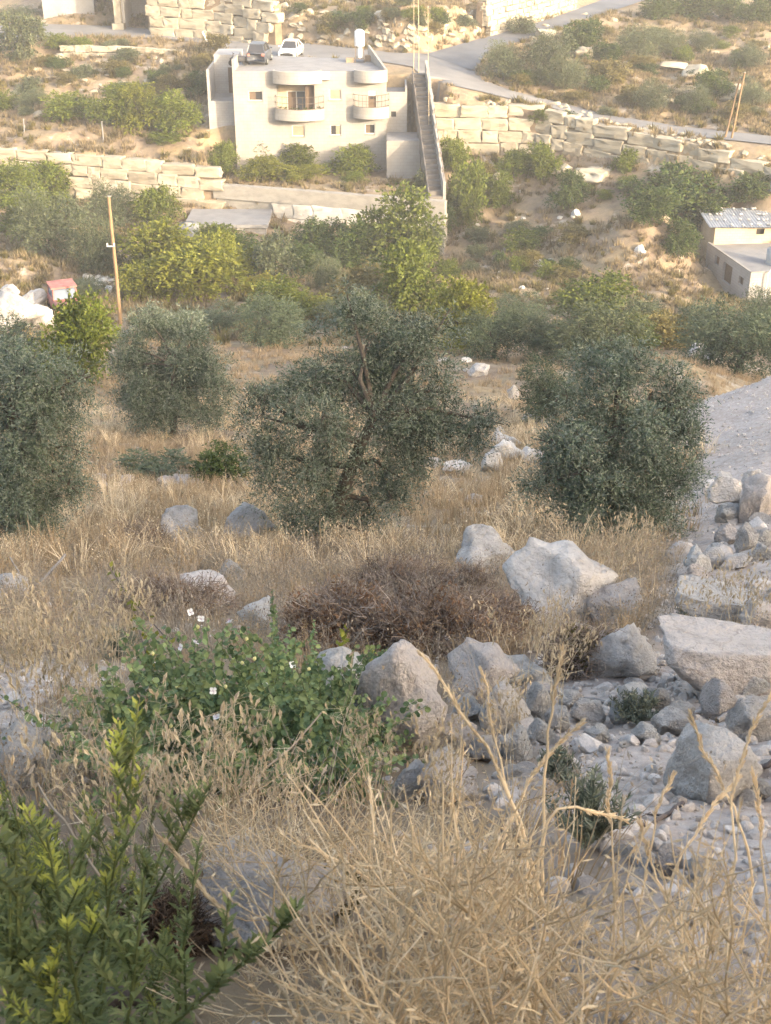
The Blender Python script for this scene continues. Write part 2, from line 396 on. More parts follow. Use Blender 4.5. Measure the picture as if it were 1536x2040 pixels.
ROAD_FAR = [(-160,40),(60,47),(230,52),(300,58),(440,70),(620,88),(780,105),(850,108),(945,142),(962,160),(1020,181),(1100,201),(1200,227),(1350,251),(1536,271),(1760,297)]
ROAD_NEAR = [(-160,78),(60,76),(230,74),(330,78),(415,88),(452,104),(470,112),(760,124),(822,134),(852,160),(960,184),(1090,213),(1200,243),(1350,269),(1536,289),(1760,316)]
LANE_L = [(840,108),(960,77),(1060,49),(1130,26),(1200,0),(1290,-30),(1360,-50)]
LANE_R = [(944,141),(965,111),(1000,95),(1100,61),(1200,29),(1290,0),(1380,-30),(1450,-50)]
def road_z(X): return float(np.interp(X, [-200, 850, 900, 960, 1100, 1250, 1400, 1536, 1760], [-17.1, -17.8, -18.2, -18.8, -19.95, -20.5, -20.65, -20.5, -20.8]))
def lane_z(Y): return float(np.interp(Y, [-50, 0, 60, 110, 140], [-15.7, -16.2, -17.0, -17.75, -18.5]))
RF = np.array([PZ(X, Y, road_z(X)) for X, Y in ROAD_FAR]); RN = np.array([PZ(X, Y, road_z(X)) for X, Y in ROAD_NEAR])
LL = np.array([PZ(X, Y, lane_z(Y)) for X, Y in LANE_L]); LR = np.array([PZ(X, Y, lane_z(Y)) for X, Y in LANE_R])
SB_pts = [tuple(p) for p in np.concatenate([RF, RN, LL, LR])]
SB_pts += [P(0,282,111.5), P(200,292,110), P(400,322,107.5), P(-200,282,113), P(0,200,121), P(200,200,120), P(380,205,118.5), P(0,112,132), P(200,112,130), P(400,112,125.5), P(-200,150,128),
           P(1200,150,121), P(1400,150,123), P(1536,205,112.5), P(1536,100,134), P(1536,0,160), P(1350,50,146), P(1700,120,128), P(1080,140,121),
           P(600,25,130.5), P(600,-20,133), P(800,45,127.5), P(800,0,130), P(930,20,134.5), P(420,0,138.5), P(420,40,137), P(150,0,148), P(1060,10,146), P(1100,-20,155),
           P(900,215,110.5), P(1054,212,109.8), P(1198,247,105.8), P(1341,276,101.8), P(1442,303,99), P(1536,333,96.8)]
SB_pts += [(x, 200, -5 + abs(x) * .02) for x in (-60, -20, 5)] + [(45, 200, -12), (90, 200, -10)] + [(x, 420, 45) for x in (-200, 0, 200)] + [(-160, 120, -14), (160, 110, -18), (-120, 160, -8), (130, 160, -14)]
SB = RBF(SB_pts)
RD = RBF([tuple(p) for p in np.concatenate([RF, RN, LL, LR])])
BUMPS = [(*P(1278,505,89.5)[:2], 2.3, 3.2, 3.2), (*P(25,545,84)[:2], 1.3, 4.0, 3.0)]
ZG = -25.15          # garden terrace in front of the house
WL = np.array([(-260,124),(-80,113.5),(-33,109),(-14.3,105.7),(4.62,100.0),(3.55,110.3),(12,109.2),(17.6,105.2),(22.6,101.2),(26.1,98.7),(29.1,96.2),(45,91),(120,76),(300,60)], dtype=float)
WPOLY = np.concatenate([WL, [(300,900),(-260,900)]])
def inside(poly, x, y):
    c = np.zeros(x.shape, bool); n = len(poly); j = n - 1
    for i in range(n):
        xi, yi = poly[i]; xj, yj = poly[j]
        hit = ((yi > y) != (yj > y)) & (x < (xj - xi) * (y - yi) / (yj - yi + 1e-12) + xi)
        c ^= hit; j = i
    return c
def dist_line(L, x, y):
    d = np.full(x.shape, 1e9)
    for (ax, ay), (bx, by) in zip(L[:-1, :2], L[1:, :2]):
        vx, vy = bx - ax, by - ay
        t = np.clip(((x - ax) * vx + (y - ay) * vy) / (vx * vx + vy * vy), 0, 1)
        d = np.minimum(d, np.hypot(x - ax - t * vx, y - ay - t * vy))
    return d
ROADPOLY = np.concatenate([RF[:, :2], RN[::-1, :2]]); LANEPOLY = np.concatenate([LL[:, :2], LR[::-1, :2]])
def road_mask(x, y):
    return (inside(ROADPOLY, x, y) | inside(LANEPOLY, x, y)).astype(float)
def rubble_zone(x, y):
    t = y / .93
    a = smooth(0, .5, x - (.08 + .045 * y) + .35 * fbm(x, y, 1.3, 3, 5)) * smooth(1.2, 1.9, y) * (1 - smooth(5.4, 6.4, y + .5 * fbm(x, y, 1.1, 3, 9)))
    b = smooth(-.02, .025, x / np.maximum(t, .1) - .236 + .03 * fbm(x, y, .5, 3, 11)) * smooth(5.5, 7, y) * (1 - smooth(30, 34, y))
    c = smooth(0, .4, -x - 1.35 + .3 * fbm(x, y, 1.2, 3, 15)) * smooth(3.4, 4.2, y) * (1 - smooth(5.6, 6.4, y))
    return np.clip(a + b + c, 0, 1)
def H(x, y, rough=True):
    x = np.asarray(x, dtype=float); y = np.asarray(y, dtype=float)
    a = SA(x, y)
    back = np.interp(y, [-300, -60, -20, -8, -3, 0], [9, 5.6, 5.0, 4.7, 1.7, -.75])
    k = smooth(-1.5, .8, y)
    a = np.where(y < .8, back * (1 - k) + a * k, a)
    for bx, by, bh, bsx, bsy in BUMPS:
        a = a + bh * np.exp(-(((x - bx) / bsx) ** 2 + ((y - by) / bsy) ** 2))
    b = SB(x, y)
    rm = road_mask(x, y)
    dr = np.minimum(np.minimum(dist_line(RF, x, y), dist_line(RN, x, y)), np.minimum(dist_line(LL, x, y), dist_line(LR, x, y)))
    wr = np.maximum(rm, 1 - smooth(.3, 2.2, dr))
    b = b * (1 - wr) + RD(x, y) * wr
    ym = np.where((x > .0) & (x < 2.2), 115.6, np.where((x >= 2.2) & (x < 4.6), 113.4, 111.6))
    g = smooth(-15.6, -14.6, x) * (1 - smooth(ym, ym + 1.0, y))
    g = g * (1 - smooth(4.6, 5.0, x))
    b = b * (1 - g) + ZG * g
    ins = inside(WPOLY, x, y)
    s = smooth(-.1, .5, np.where(ins, 1, -1) * dist_line(WL, x, y))
    z = a * (1 - s) + b * s
    if rough:
        calm = np.clip(smooth(.2, 2.5, dr) * (1 - rm) * (1 - g * s), 0, 1)
        amp = .05 + .30 * smooth(4, 40, y) + .35 * smooth(60, 120, y)
        z = z + calm * amp * fbm(x, y, .35, 5, 3) + calm * .05 * smooth(0, 8, np.abs(y)) * fbm(x, y, 2.1, 3, 8)
        z = z + rubble_zone(x, y) * .07 * fbm(x, y, 3.0, 4, 21)
        z = z - rm * .05
    return z
def G(X, Y, lo=.6, hi=260):
    d = ray(X, Y)
    hs = np.geomspace(lo, hi, 1400)
    t = hs / d[1]
    zz = H(d[0] * t, hs) - d[2] * t
    i = int(np.argmax(zz > 0))
    if zz[i] <= 0: i = len(hs) - 1
    if i > 0:
        f = zz[i-1] / (zz[i-1] - zz[i] + 1e-9); h = hs[i-1] + (hs[i] - hs[i-1]) * np.clip(f, 0, 1)
    else: h = hs[i]
    t = h / d[1]
    return np.array([d[0] * t, h, float(H(np.array([d[0] * t]), np.array([h]))[0])])
def depth(p): return p[1] * CP - p[2] * SP

def build_ground():
    ys = np.concatenate([np.linspace(-60, -8, 30), np.linspace(-7.7, -.05, 40), 3 * (np.exp(np.linspace(0, math.log(21), 330)) - 1), np.arange(60.35, 142, .36), 142 * np.exp(np.linspace(.01, math.log(440/142), 70))])
    c = np.linspace(-1, 1, 230); q = np.linspace(0, 1, 15)[1:]
    hw = 5 + .52 * np.abs(ys)
    Xs = np.concatenate([-(hw[:, None] + 260 * q[None, ::-1] ** 2), hw[:, None] * c[None], hw[:, None] + 260 * q[None] ** 2], axis=1)
    Ys = np.repeat(ys[:, None], Xs.shape[1], 1)
    Z = H(Xs, Ys)
    nr, nc = Xs.shape
    V = np.stack([Xs, Ys, Z], 2).reshape(-1, 3)
    i = np.arange(nr * nc).reshape(nr, nc)
    F = np.stack([i[:-1, :-1], i[:-1, 1:], i[1:, 1:], i[1:, :-1]], 2).reshape(-1, 4)
    me = mesh_np('ground', V, F, True)
    at = me.attributes.new('rubble', 'FLOAT', 'POINT'); at.data.foreach_set('value', rubble_zone(Xs, Ys).ravel().astype(np.float32))
    return me
def ground_mat():
    m, nt, n, l, p = new_mat('hillside_earth')
    tc = n.new('ShaderNodeTexCoord'); v = tc.outputs['Object']
    def nz(sc, det=8, rg=.65):
        a = n.new('ShaderNodeTexNoise'); a.inputs['Scale'].default_value = sc; a.inputs['Detail'].default_value = det; a.inputs['Roughness'].default_value = rg
        l.new(v, a.inputs['Vector']); return a.outputs['Fac']
    def mix(f, a, b):
        mx = n.new('ShaderNodeMix'); mx.data_type = 'RGBA'
        l.new(f, mx.inputs['Factor']); l.new(a, mx.inputs['A']); l.new(b, mx.inputs['B']); return mx.outputs['Result']
    def rm(f, st):
        r = ramp(n, st); l.new(f, r.inputs[0]); return r.outputs[0]
    earth = rm(nz(1.6), [(.3, (.13,.095,.07)), (.5, (.215,.165,.118)), (.7, (.28,.22,.155))])
    dry = rm(nz(3.1), [(.3, (.20,.15,.085)), (.6, (.30,.235,.145))])
    base = mix(rm(nz(.35), [(.42, (0,0,0)), (.58, (1,1,1))]), earth, dry)
    pale = rm(nz(5), [(.3, (.30,.265,.215)), (.6, (.43,.39,.325))])
    base = mix(rm(nz(.55, 10, .72), [(.56, (0,0,0)), (.66, (1,1,1))]), base, pale)
    rub = mix(rm(nz(.9, 6), [(.35, (0,0,0)), (.65, (1,1,1))]), rm(nz(7, 10, .7), [(.3, (.25,.205,.17)), (.5, (.37,.315,.27)), (.7, (.45,.395,.35))]), rm(nz(14, 10, .75), [(.3, (.32,.265,.23)), (.5, (.45,.385,.34)), (.7, (.56,.50,.45))]))
    at = n.new('ShaderNodeAttribute'); at.attribute_name = 'rubble'
    base = mix(at.outputs['Fac'], base, rub)
    l.new(base, p.inputs['Base Color']); p.inputs['Roughness'].default_value = .95; p.inputs['Specular IOR Level'].default_value = .1
    b = n.new('ShaderNodeBump'); b.inputs['Strength'].default_value = .8; b.inputs['Distance'].default_value = .06
    l.new(nz(9, 9, .7), b.inputs['Height']); l.new(b.outputs[0], p.inputs['Normal'])
    return m
M['ground'] = ground_mat()
ground = tag(obj('ground', build_ground(), M['ground']), 'dry stony hillside falling into the valley and rising beyond', 'ground', kind='structure')

def ribbon(name, A, B, lift, m, label, na=160, nb=8):
    def res(L, k):
        s = np.concatenate([[0], np.cumsum(np.linalg.norm(np.diff(L[:, :2], axis=0), axis=1))]); u = np.linspace(0, s[-1], k)
        return np.stack([np.interp(u, s, L[:, i]) for i in range(3)], 1)
    # resample by matching vertex index so both edges stay paired
    k = min(len(A), len(B)); pa = np.linspace(0, 1, len(A)); pb = np.linspace(0, 1, len(B)); u = np.linspace(0, 1, na)
    a = np.stack([np.interp(u, pa, A[:, i]) for i in range(3)], 1); b = np.stack([np.interp(u, pb, B[:, i]) for i in range(3)], 1)
    w = np.linspace(0, 1, nb)
    V = a[:, None] * (1 - w[None, :, None]) + b[:, None] * w[None, :, None]
    V[..., 2] = H(V[..., 0], V[..., 1]) + lift
    i = np.arange(na * nb).reshape(na, nb)
    F = np.stack([i[:-1, :-1], i[:-1, 1:], i[1:, 1:], i[1:, :-1]], 2).reshape(-1, 4)
    me = mesh_np(name, V.reshape(-1, 3), F[:, ::-1], True)
    return tag(obj(name, me, m), label, 'road', kind='structure')
M['road'] = solid('worn_road', [(.3, (.135,.13,.13)), (.55, (.185,.18,.175)), (.8, (.235,.225,.21))], .25, .95, .2, 12, rnd=0)
M['asphalt'] = solid('grey_asphalt', [(.3, (.10,.105,.115)), (.7, (.155,.16,.17))], .3, .95, .2, 12, rnd=0)
ribbon('road', RF, RN, .06, M['road'], 'pale dusty road passing behind the house and down to the right')
ribbon('side_road', LL, LR, .09, M['asphalt'], 'grey asphalt lane climbing away from the junction', 90, 6)

# ------------------------------------------------------------------ stone pieces
def rock_mesh(name, seed, sub=3, cuts=9, rough=.1, boxy=0.0):
    r = np.random.default_rng(seed)
    bm = bmesh.new(); bmesh.ops.create_icosphere(bm, subdivisions=sub, radius=1.0)
    V = np.array([v.co[:] for v in bm.verts]); F = np.array([[v.index for v in f.verts] for f in bm.faces]); bm.free()
    if boxy: V = np.sign(V) * np.abs(V) ** (1 - boxy); V /= np.abs(V).max()
    for _ in range(cuts):
        nrm = r.normal(size=3); nrm /= np.linalg.norm(nrm); d = r.uniform(.45, .85)
        V -= np.maximum(0, V @ nrm - d)[:, None] * nrm * 1.0
    off = Vector(r.uniform(-50, 50, 3))
    N = V / (np.linalg.norm(V, axis=1, keepdims=True) + 1e-9)
    disp = np.array([mnoise.fractal(Vector(v) * 1.5 + off, .9, 2.1, 6) - .35 * abs(mnoise.noise(Vector(v) * 4.2 + off)) for v in V])
    V = V + N * (disp * rough)[:, None]
    V = V / np.abs(V).max(axis=0)
    return mesh_np(name, V, F, sub > 2)
ROCKS = [rock_mesh('rock', 100 + i, 4, 12 + i % 5, .17) for i in range(8)]
SLABS = [rock_mesh('rock', 150 + i, 4, 8, .14, .45) for i in range(3)]
STONES = [rock_mesh('stone', 200 + i, 2, 8, .12) for i in range(7)]

def block_mesh(seed):
    """rough quarried block, unit cube with chipped, uneven faces"""
    r = np.random.default_rng(seed)
    bm = bmesh.new(); bmesh.ops.create_cube(bm, size=1.0)
    bmesh.ops.bevel(bm, geom=bm.edges[:], offset=.07, segments=2, profile=.6, affect='EDGES')
    bmesh.ops.subdivide_edges(bm, edges=[e for e in bm.edges if e.calc_length() > .5], cuts=2, use_grid_fill=True)
    bmesh.ops.triangulate(bm, faces=bm.faces[:])
    V = np.array([v.co[:] for v in bm.verts]); F = np.array([[v.index for v in f.verts] for f in bm.faces]); bm.free()
    off = Vector(r.uniform(-50, 50, 3))
    for i, v in enumerate(V):
        V[i] = v + np.array(mnoise.noise_vector(Vector(v) * 2.3 + off)) * .11
    return mesh_np('stone_block', V, F, False)
BLOCKS = [block_mesh(300 + i) for i in range(7)]

def block_wall(name, label, group, line, m, bl=1.9, bh=.95, thick=1.0, seed=1, skip=.0, batter=.12):
    """line: list of (x, y, z_bottom, z_top) along the wall face; every block is a part of the wall"""
    r = random.Random(seed)
    L = np.array(line, dtype=float)
    s = np.concatenate([[0], np.cumsum(np.hypot(*np.diff(L[:, :2], axis=0).T))])
    root = empty(name, (L[0, 0], L[0, 1], L[0, 2])); tag(root, label, 'wall', group)
    o0 = L[0, :3]
    g = Geo()
    n = max(4, int(s[-1] / 3)); u = np.linspace(0, s[-1], n)
    pts = [np.array([np.interp(t, s, L[:, i]) for i in range(4)]) for t in u]
    for a, b in zip(pts[:-1], pts[1:]):
        d = (b - a)[:2]; d /= np.linalg.norm(d); nx, ny = -d[1], d[0]
        A = (a[0] + nx * .30, a[1] + ny * .30); B = (b[0] + nx * .30, b[1] + ny * .30); C = (b[0] + nx * (thick + .3), b[1] + ny * (thick + .3)); D = (a[0] + nx * (thick + .3), a[1] + ny * (thick + .3))
        zb = [a[2] - .8, b[2] - .8, b[2] - .8, a[2] - .8]; zt = [a[3] - .25, b[3] - .25, b[3] - .25, a[3] - .25]
        g.prism([(p[0] - o0[0], p[1] - o0[1]) for p in (A, B, C, D)], [z - o0[2] for z in zb], [z - o0[2] for z in zt])
    g.build('core', M['joint'], root)
    rows = int(max((p[3] - p[2]) for p in pts) / bh) + 2
    for k in range(rows):
        t = r.uniform(-.8, 0)
        while t < s[-1]:
            w = bl * r.choice([.55, .75, .9, 1.0, 1.15, 1.4]) * r.uniform(.85, 1.15); c = t + w / 2; t += w
            if c < 0 or c > s[-1]: continue
            x, y, zb, zt = [np.interp(c, s, L[:, i]) for i in range(4)]
            x2, y2, _, zt2 = [np.interp(min(c + .5, s[-1]), s, L[:, i]) for i in range(4)]
            x1, y1 = [np.interp(max(c - .5, 0), s, L[:, i]) for i in range(2)]
            zc = zt - bh * (k + .5) 
            if zc + bh * .3 < zb - .3 or r.random() < skip: continue
            ang = math.atan2(y2 - y1, x2 - x1)
            nx, ny = -math.sin(ang), math.cos(ang)
            dd = thick * .5 - batter * k + r.uniform(-.07, .07)
            o = obj('stone_block', r.choice(BLOCKS), m, root, (x + nx * dd - o0[0], y + ny * dd - o0[1], zc - o0[2] + r.uniform(-.04, .04)),
                    (r.uniform(-.05, .05), r.uniform(-.045, .045), ang + r.uniform(-.06, .06)), (w * .98, thick * r.uniform(.85, 1.15), bh * r.uniform(.86, 1.04)))
            if r.random() < .5: o.rotation_euler.z += math.pi
    return root

ZB = lambda X, Y, h: P(X, Y, h)
def wl(*pts):
    out = []
    for X, Yt, Yb, h in pts:
        a = P(X, Yt, h); b = P(X, Yb, h); out.append((a[0], a[1] - .9, b[2], a[2]))
    return out
block_wall('block_wall', 'terrace wall of big cream quarried blocks left of the white house', 'walls of quarried blocks',
           wl((-160,282,345,112.5), (0,291,365,110), (120,300,378,109), (250,312,392,107.7), (350,321,402,106.7), (426,331,405,106.2)), M['block'], 2.2, .92, 1.0, 3)
block_wall('block_wall', 'long wall of huge cream quarried blocks below the road right of the stairs', 'walls of quarried blocks',
           wl((858,205,283,111.2), (1054,207,288,110), (1090,215,292,109), (1198,245,308,106.1), (1341,274,332,102.1), (1442,299,338,99.5), (1536,331,362,97), (1680,372,402,93)), M['block'], 2.1, 1.02, 1.0, 5)
block_wall('block_wall', 'yellowish wall of large stones at the top beside the carport', 'walls of quarried blocks',
           [(*PZ(305,60,-17)[:2], -17.2, -12.6), (*PZ(430,66,-17.0)[:2], -17.2, -12.8), (*PZ(545,80,-17.1)[:2], -17.3, -13.6)], M['block'], 2.0, 1.0, 1.0, 8)
block_wall('dry_stone_wall', 'rough dry stone wall above the start of the climbing lane', None,
           [(*PZ(965,66,-16.9)[:2], -16.9, -13.8), (*PZ(1050,44,-16.7)[:2], -16.8, -13.6), (*PZ(1140,14,-16.3)[:2], -16.4, -13.4)], M['block'], .9, .5, .7, 9)
block_wall('low_stone_wall', 'low broken stone edging on the left slope under the road', None,
           wl((130,88,108,131.5), (250,90,110,130.5), (370,98,114,129)), M['block'], 1.1, .6, .7, 12, skip=.1)

# ------------------------------------------------------------------ concrete retaining wall in front of the garden, with block courses below its band
cw0 = np.array([-14.4, 105.6]); cw1 = np.array([4.75, 99.75])
cwa = math.atan2(*(cw1 - cw0)[::-1]); cwl = float(np.linalg.norm(cw1 - cw0))
rw = empty('retaining_wall', (cw0[0], cw0[1], -29.6), cwa)
tag(rw, 'long concrete garden wall over white blocks below the house', 'wall')
zt = -25.06 + 29.6
Geo().box(0, cwl, -.16, .55, zt - 1.15, zt).build('concrete_band', M['concrete'], rw)
Geo().box(0, cwl, .30, .62, -1.5, zt - 1.15).build('core', M['joint'], rw)
Geo().box(cwl - 1.5, cwl + .004, -.13, .9, -1.8, zt - 1.154).build('corner_pier', M['concrete'], rw)
Geo().box(.2, 5.2, .02, .30, zt - 2.4, zt - 1.154).build('concrete_panel', M['concrete'], rw)
rr_ = random.Random(4)
for k in range(3):
    x = 5.25
    while x < cwl - 1.6:
        w = min(rr_.uniform(1.6, 2.7), cwl - 1.52 - x)
        if w > .5:
            obj('stone_block', rr_.choice(BLOCKS), M['block_white'], rw, (x + w / 2, .2 + rr_.uniform(-.05, .05), zt - 1.15 - 1.22 * (k + .5)), (0, 0, rr_.uniform(-.02, .02)), (w * .985, .7, 1.2))
        x += w

# ------------------------------------------------------------------ the house
HY = 111.0
def F(X, Y, y=HY):
    d = ray(X, Y); t = y / d[1]; return d[0] * t, d[2] * t
ZR, ZF = -16.9, -25.2
xL, xR = -12.95, .09
house = empty('house', (-6.4, HY, ZF)); tag(house, 'cream stone house with two curved balconies and a flat roof', 'house')
hx, hy, hz = house.location
def hpart(g, name, m, parent=None, smooth=False):
    """geometry given in world coordinates"""
    o = g.build(name, m, parent or house, smooth)
    o.data.transform(Matrix.Translation((-hx, -hy, -hz)))
    return o
def win_rect(X0, Y0, X1, Y1, y=HY):
    a = F(X0, Y1, y); b = F(X1, Y0, y); return (a[0], a[1], b[0], b[1])
def wall_holes(g, x0, x1, z0, z1, y, holes, dep=.22):
    xs = sorted({x0, x1, *[h[0] for h in holes], *[h[2] for h in holes]}); zs = sorted({z0, z1, *[h[1] for h in holes], *[h[3] for h in holes]})
    for i in range(len(xs) - 1):
        for j in range(len(zs) - 1):
            cx, cz = (xs[i] + xs[i+1]) / 2, (zs[j] + zs[j+1]) / 2
            if any(h[0] < cx < h[2] and h[1] < cz < h[3] for h in holes): continue
            g.add([(xs[i], y, zs[j]), (xs[i+1], y, zs[j]), (xs[i+1], y, zs[j+1]), (xs[i], y, zs[j+1])], [(0, 1, 2, 3)])
    for h in holes:
        a, b, c, d = h[:4]; q = h[4] if len(h) > 4 else dep
        g.add([(a,y,b),(c,y,b),(c,y,d),(a,y,d),(a,y+q,b),(c,y+q,b),(c,y+q,d),(a,y+q,d)], [(0,4,5,1),(1,5,6,2),(2,6,7,3),(3,7,4,0)])
W1 = win_rect(495,181,523,201); W3 = win_rect(656,178,680,199); B1 = win_rect(582,250,607,272); B2 = win_rect(658,249,680,270); B3 = win_rect(727,247,747,267)
DR = win_rect(734,181,749,216)
DR = (DR[0], F(740,222)[1], DR[2], DR[3])
lg = win_rect(553,170,626,232)
ZFL = F(600, 232)[1]
LG = (lg[0], ZFL, lg[2], lg[3], 1.5)
g = Geo()
wall_holes(g, xL, xR, ZF - .5, ZR, HY, [W1, W3, B1, B2, B3, DR, LG])
BR_, BL_ = (xR - 1.5, 117.6), (xL - .3, 120.6)
g.add([(xR,HY,ZF-.5),(*BR_,ZF-.5),(*BR_,ZR),(xR,HY,ZR)], [(0,1,2,3)])
g.add([(*BL_,ZF-.5),(xL,HY,ZF-.5),(xL,HY,ZR),(*BL_,ZR)], [(0,1,2,3)])
g.add([(*BR_,ZF-.5),(*BL_,ZF-.5),(*BL_,ZR),(*BR_,ZR)], [(0,1,2,3)])
hpart(g, 'wall', M['facade'])
hpart(Geo().prism([(xL + .01, HY + .01), (xR - .01, HY + .01), (BR_[0] - .01, BR_[1]), (BL_[0] + .01, BL_[1])], ZR - .3, ZR + .02), 'roof', M['concrete_grey'])
# loggia back wall with sliding door
yb = HY + 1.5
sd_ = win_rect(573,181,609,232, yb); SDR = (sd_[0], ZFL + .02, sd_[2], sd_[3], .15)
g = Geo(); wall_holes(g, LG[0], LG[2], LG[1], LG[3], yb, [SDR]); hpart(g, 'loggia_wall', M['plaster_yellow'])
mx_ = (SDR[0] + SDR[2]) / 2
dw = hpart(Geo().box(SDR[0], SDR[2], yb + .12, yb + .16, SDR[1], SDR[3]), 'sliding_door', M['white_paint'])
hpart(Geo().box(SDR[0] + .08, mx_ - .05, yb + .09, yb + .115, SDR[1] + .08, SDR[3] - .08), 'shutter', M['shutter_dark'], dw)
hpart(Geo().box(mx_ + .05, SDR[2] - .08, yb + .09, yb + .115, SDR[1] + .08, SDR[3] - .08), 'pane', M['glass_blue'], dw)
hpart(Geo().box(F(607,170)[0], LG[2] - .02, HY + .45, HY + .55, LG[1], LG[3]), 'recess_shade_panel', M['shutter_dark'])  # dark brown panel painted in for the shade down the recess's right side
# windows: frame, sill, pane or shutter
def window(r, kind):
    a, b, c, d = r[:4]; t = .07
    g = Geo().box(a, c, HY + .10, HY + .17, b, b + t).box(a, c, HY + .10, HY + .17, d - t, d).box(a, a + t, HY + .10, HY + .17, b + t, d - t).box(c - t, c, HY + .10, HY + .17, b + t, d - t)
    f = hpart(g, 'window', M['white_paint'])
    m_ = (a + c) / 2
    hpart(Geo().box(a + t, c - t, HY + .14, HY + .16, b + t, d - t), 'pane', M['glass'] if kind != 'beige' else M['shutter'], f)
    if kind == 'half':
        hpart(Geo().box(a + t, m_, HY + .11, HY + .137, b + t, d - t), 'shutter', M['shutter_dark'], f)
    elif kind == 'beige':
        hpart(Geo().box(a + t, c - t, HY + .105, HY + .137, b + t, d - t), 'shutter', M['shutter'], f)
    elif kind == 'curtain':
        hpart(Geo().box(m_, c - t, HY + .11, HY + .137, b + t, d - t), 'curtain', M['shutter'], f)
    hpart(Geo().box(a - .08, c + .08, HY - .07, HY + .10, b - .09, b), 'sill', M['concrete'], f)
window(W1, 'half'); window(W3, 'beige'); window(B1, 'beige'); window(B2, 'curtain'); window(B3, 'half')
dd_ = hpart(Geo().box(DR[0], DR[2], HY + .12, HY + .17, DR[1], DR[3]), 'balcony_door', M['shutter_dark'])
hpart(Geo().box(DR[0] + .1, DR[2] - .1, HY + .09, HY + .117, DR[1] + 1.0, DR[3] - .5), 'pane', M['glass'], dd_)
hpart(Geo().box(DR[0], DR[2], HY + .05, HY + .117, DR[3] - .42, DR[3]), 'roller_box', M['white_paint'], dd_)
# curved balconies and the roof bays over them
def bay(X0, X1, Yt, Yb, proj, name):
    yy = HY - proj * .8
    x0 = F(X0, (Yt + Yb) / 2, HY - .3)[0]; x1 = F(X1, (Yt + Yb) / 2, HY - .3)[0]
    z1 = F((X0 + X1) / 2, Yt, yy)[1]; z0 = F((X0 + X1) / 2, Yb, yy)[1]
    n = 20; cxx = (x0 + x1) / 2; hw = (x1 - x0) / 2
    th = np.linspace(-1, 1, n)
    prof_ = [(cxx + hw * t, HY - proj * (.42 + .58 * (1 - t * t))) for t in th]
    outer = [(x0, HY - .003)] + prof_ + [(x1, HY - .003)]
    inner = [(x0 + .15, HY - .003)] + [(cxx + (hw - .15) * t, HY + .15 - proj * (.42 + .58 * (1 - t * t))) for t in th] + [(x1 - .15, HY - .003)]
    g = Geo(); k = len(outer)
    V = [(*p, z0) for p in outer] + [(*p, z1) for p in outer] + [(*p, z1) for p in inner] + [(*p, z0 + .2) for p in inner]
    Fq = []
    for i in range(k - 1):
        Fq += [(i, i+1, k+i+1, k+i), (k+i, k+i+1, 2*k+i+1, 2*k+i), (2*k+i, 2*k+i+1, 3*k+i+1, 3*k+i)]
    g.add(V, Fq)
    for zz in (z0, z0 + .2):
        V = [(*p, zz) for p in (outer if zz == z0 else inner)] ; c0 = len(V); V.append((cxx, HY - .003, zz))
        g.add(V, [(i, i, i + 1, c0) if False else (i + 1, i, c0, c0) for i in range(c0 - 1)] if False else [(i, min(i+1, c0-1), min(i+2, c0-1), c0) for i in range(0, c0 - 2, 2)])
    o = hpart(g, name, M['facade'])
    return o, prof_, x0, x1, z0, z1
bay(544, 641, 143, 168, 1.5, 'roof_bay'); bay(705, 772, 141, 165, 1.35, 'roof_bay')
def railing(b, ztop, par, flowers):
    o, pr, x0, x1, z0, z1 = b
    path = [(x0 + .07, HY - .1)] + [(p[0] * 1, p[1] + .07) for p in pr] + [(x1 - .07, HY - .1)]
    g = Geo()
    for zz in (z1 + .03, (z1 + ztop) / 2, ztop): g.tube([(p[0], p[1], zz) for p in path], .022, 4)
    for i in range(0, len(path), 2): g.tube([(*path[i], z1 - .02), (*path[i], ztop)], .018, 4)
    hpart(g, 'railing', M['iron'], o)
b1 = bay(549, 646, 219, 241, 1.5, 'balcony'); railing(b1, F(600, 194, HY - 1.2)[1], None, True)
b2 = bay(704, 775, 214, 237, 1.35, 'balcony'); railing(b2, F(740, 190, HY - 1.1)[1], None, False)
# roof parapet on the right, left corner upstand
g = Geo(); g.prism([(xR - .18, HY + .003), (xR + .006, HY + .003), (BR_[0] + .006, BR_[1]), (BR_[0] - .18, BR_[1])], ZR + .021, [ZR + .25, ZR + .25, ZR + 1.25, ZR + 1.25])
hpart(g, 'parapet', M['facade'])
hpart(Geo().box(xL, xL + .22, HY + .003, HY + 3.2, ZR + .021, ZR + .95), 'parapet', M['facade'])
# left wing in the lee of the main block
xw0 = F(414, 201, 112.5)[0]
hpart(Geo().box(xw0, xL - .02, 112.6, 120.4, ZF - .5, -19.6), 'left_wing', M['plaster'])
hpart(Geo().box(xw0 + .2, xL - .02, 116.6, 120.38, -19.597, -16.35), 'upper_wing', M['plaster'])
hpart(Geo().box(xw0 + .003, xw0 + .2, 112.62, 120.3, -19.597, -17.0), 'wing_parapet', M['plaster'])
hpart(Geo().box(xL - 1.0, xL - .3, 116.5, 116.597, -19.55, -17.4), 'wing_door', M['shutter_dark'])
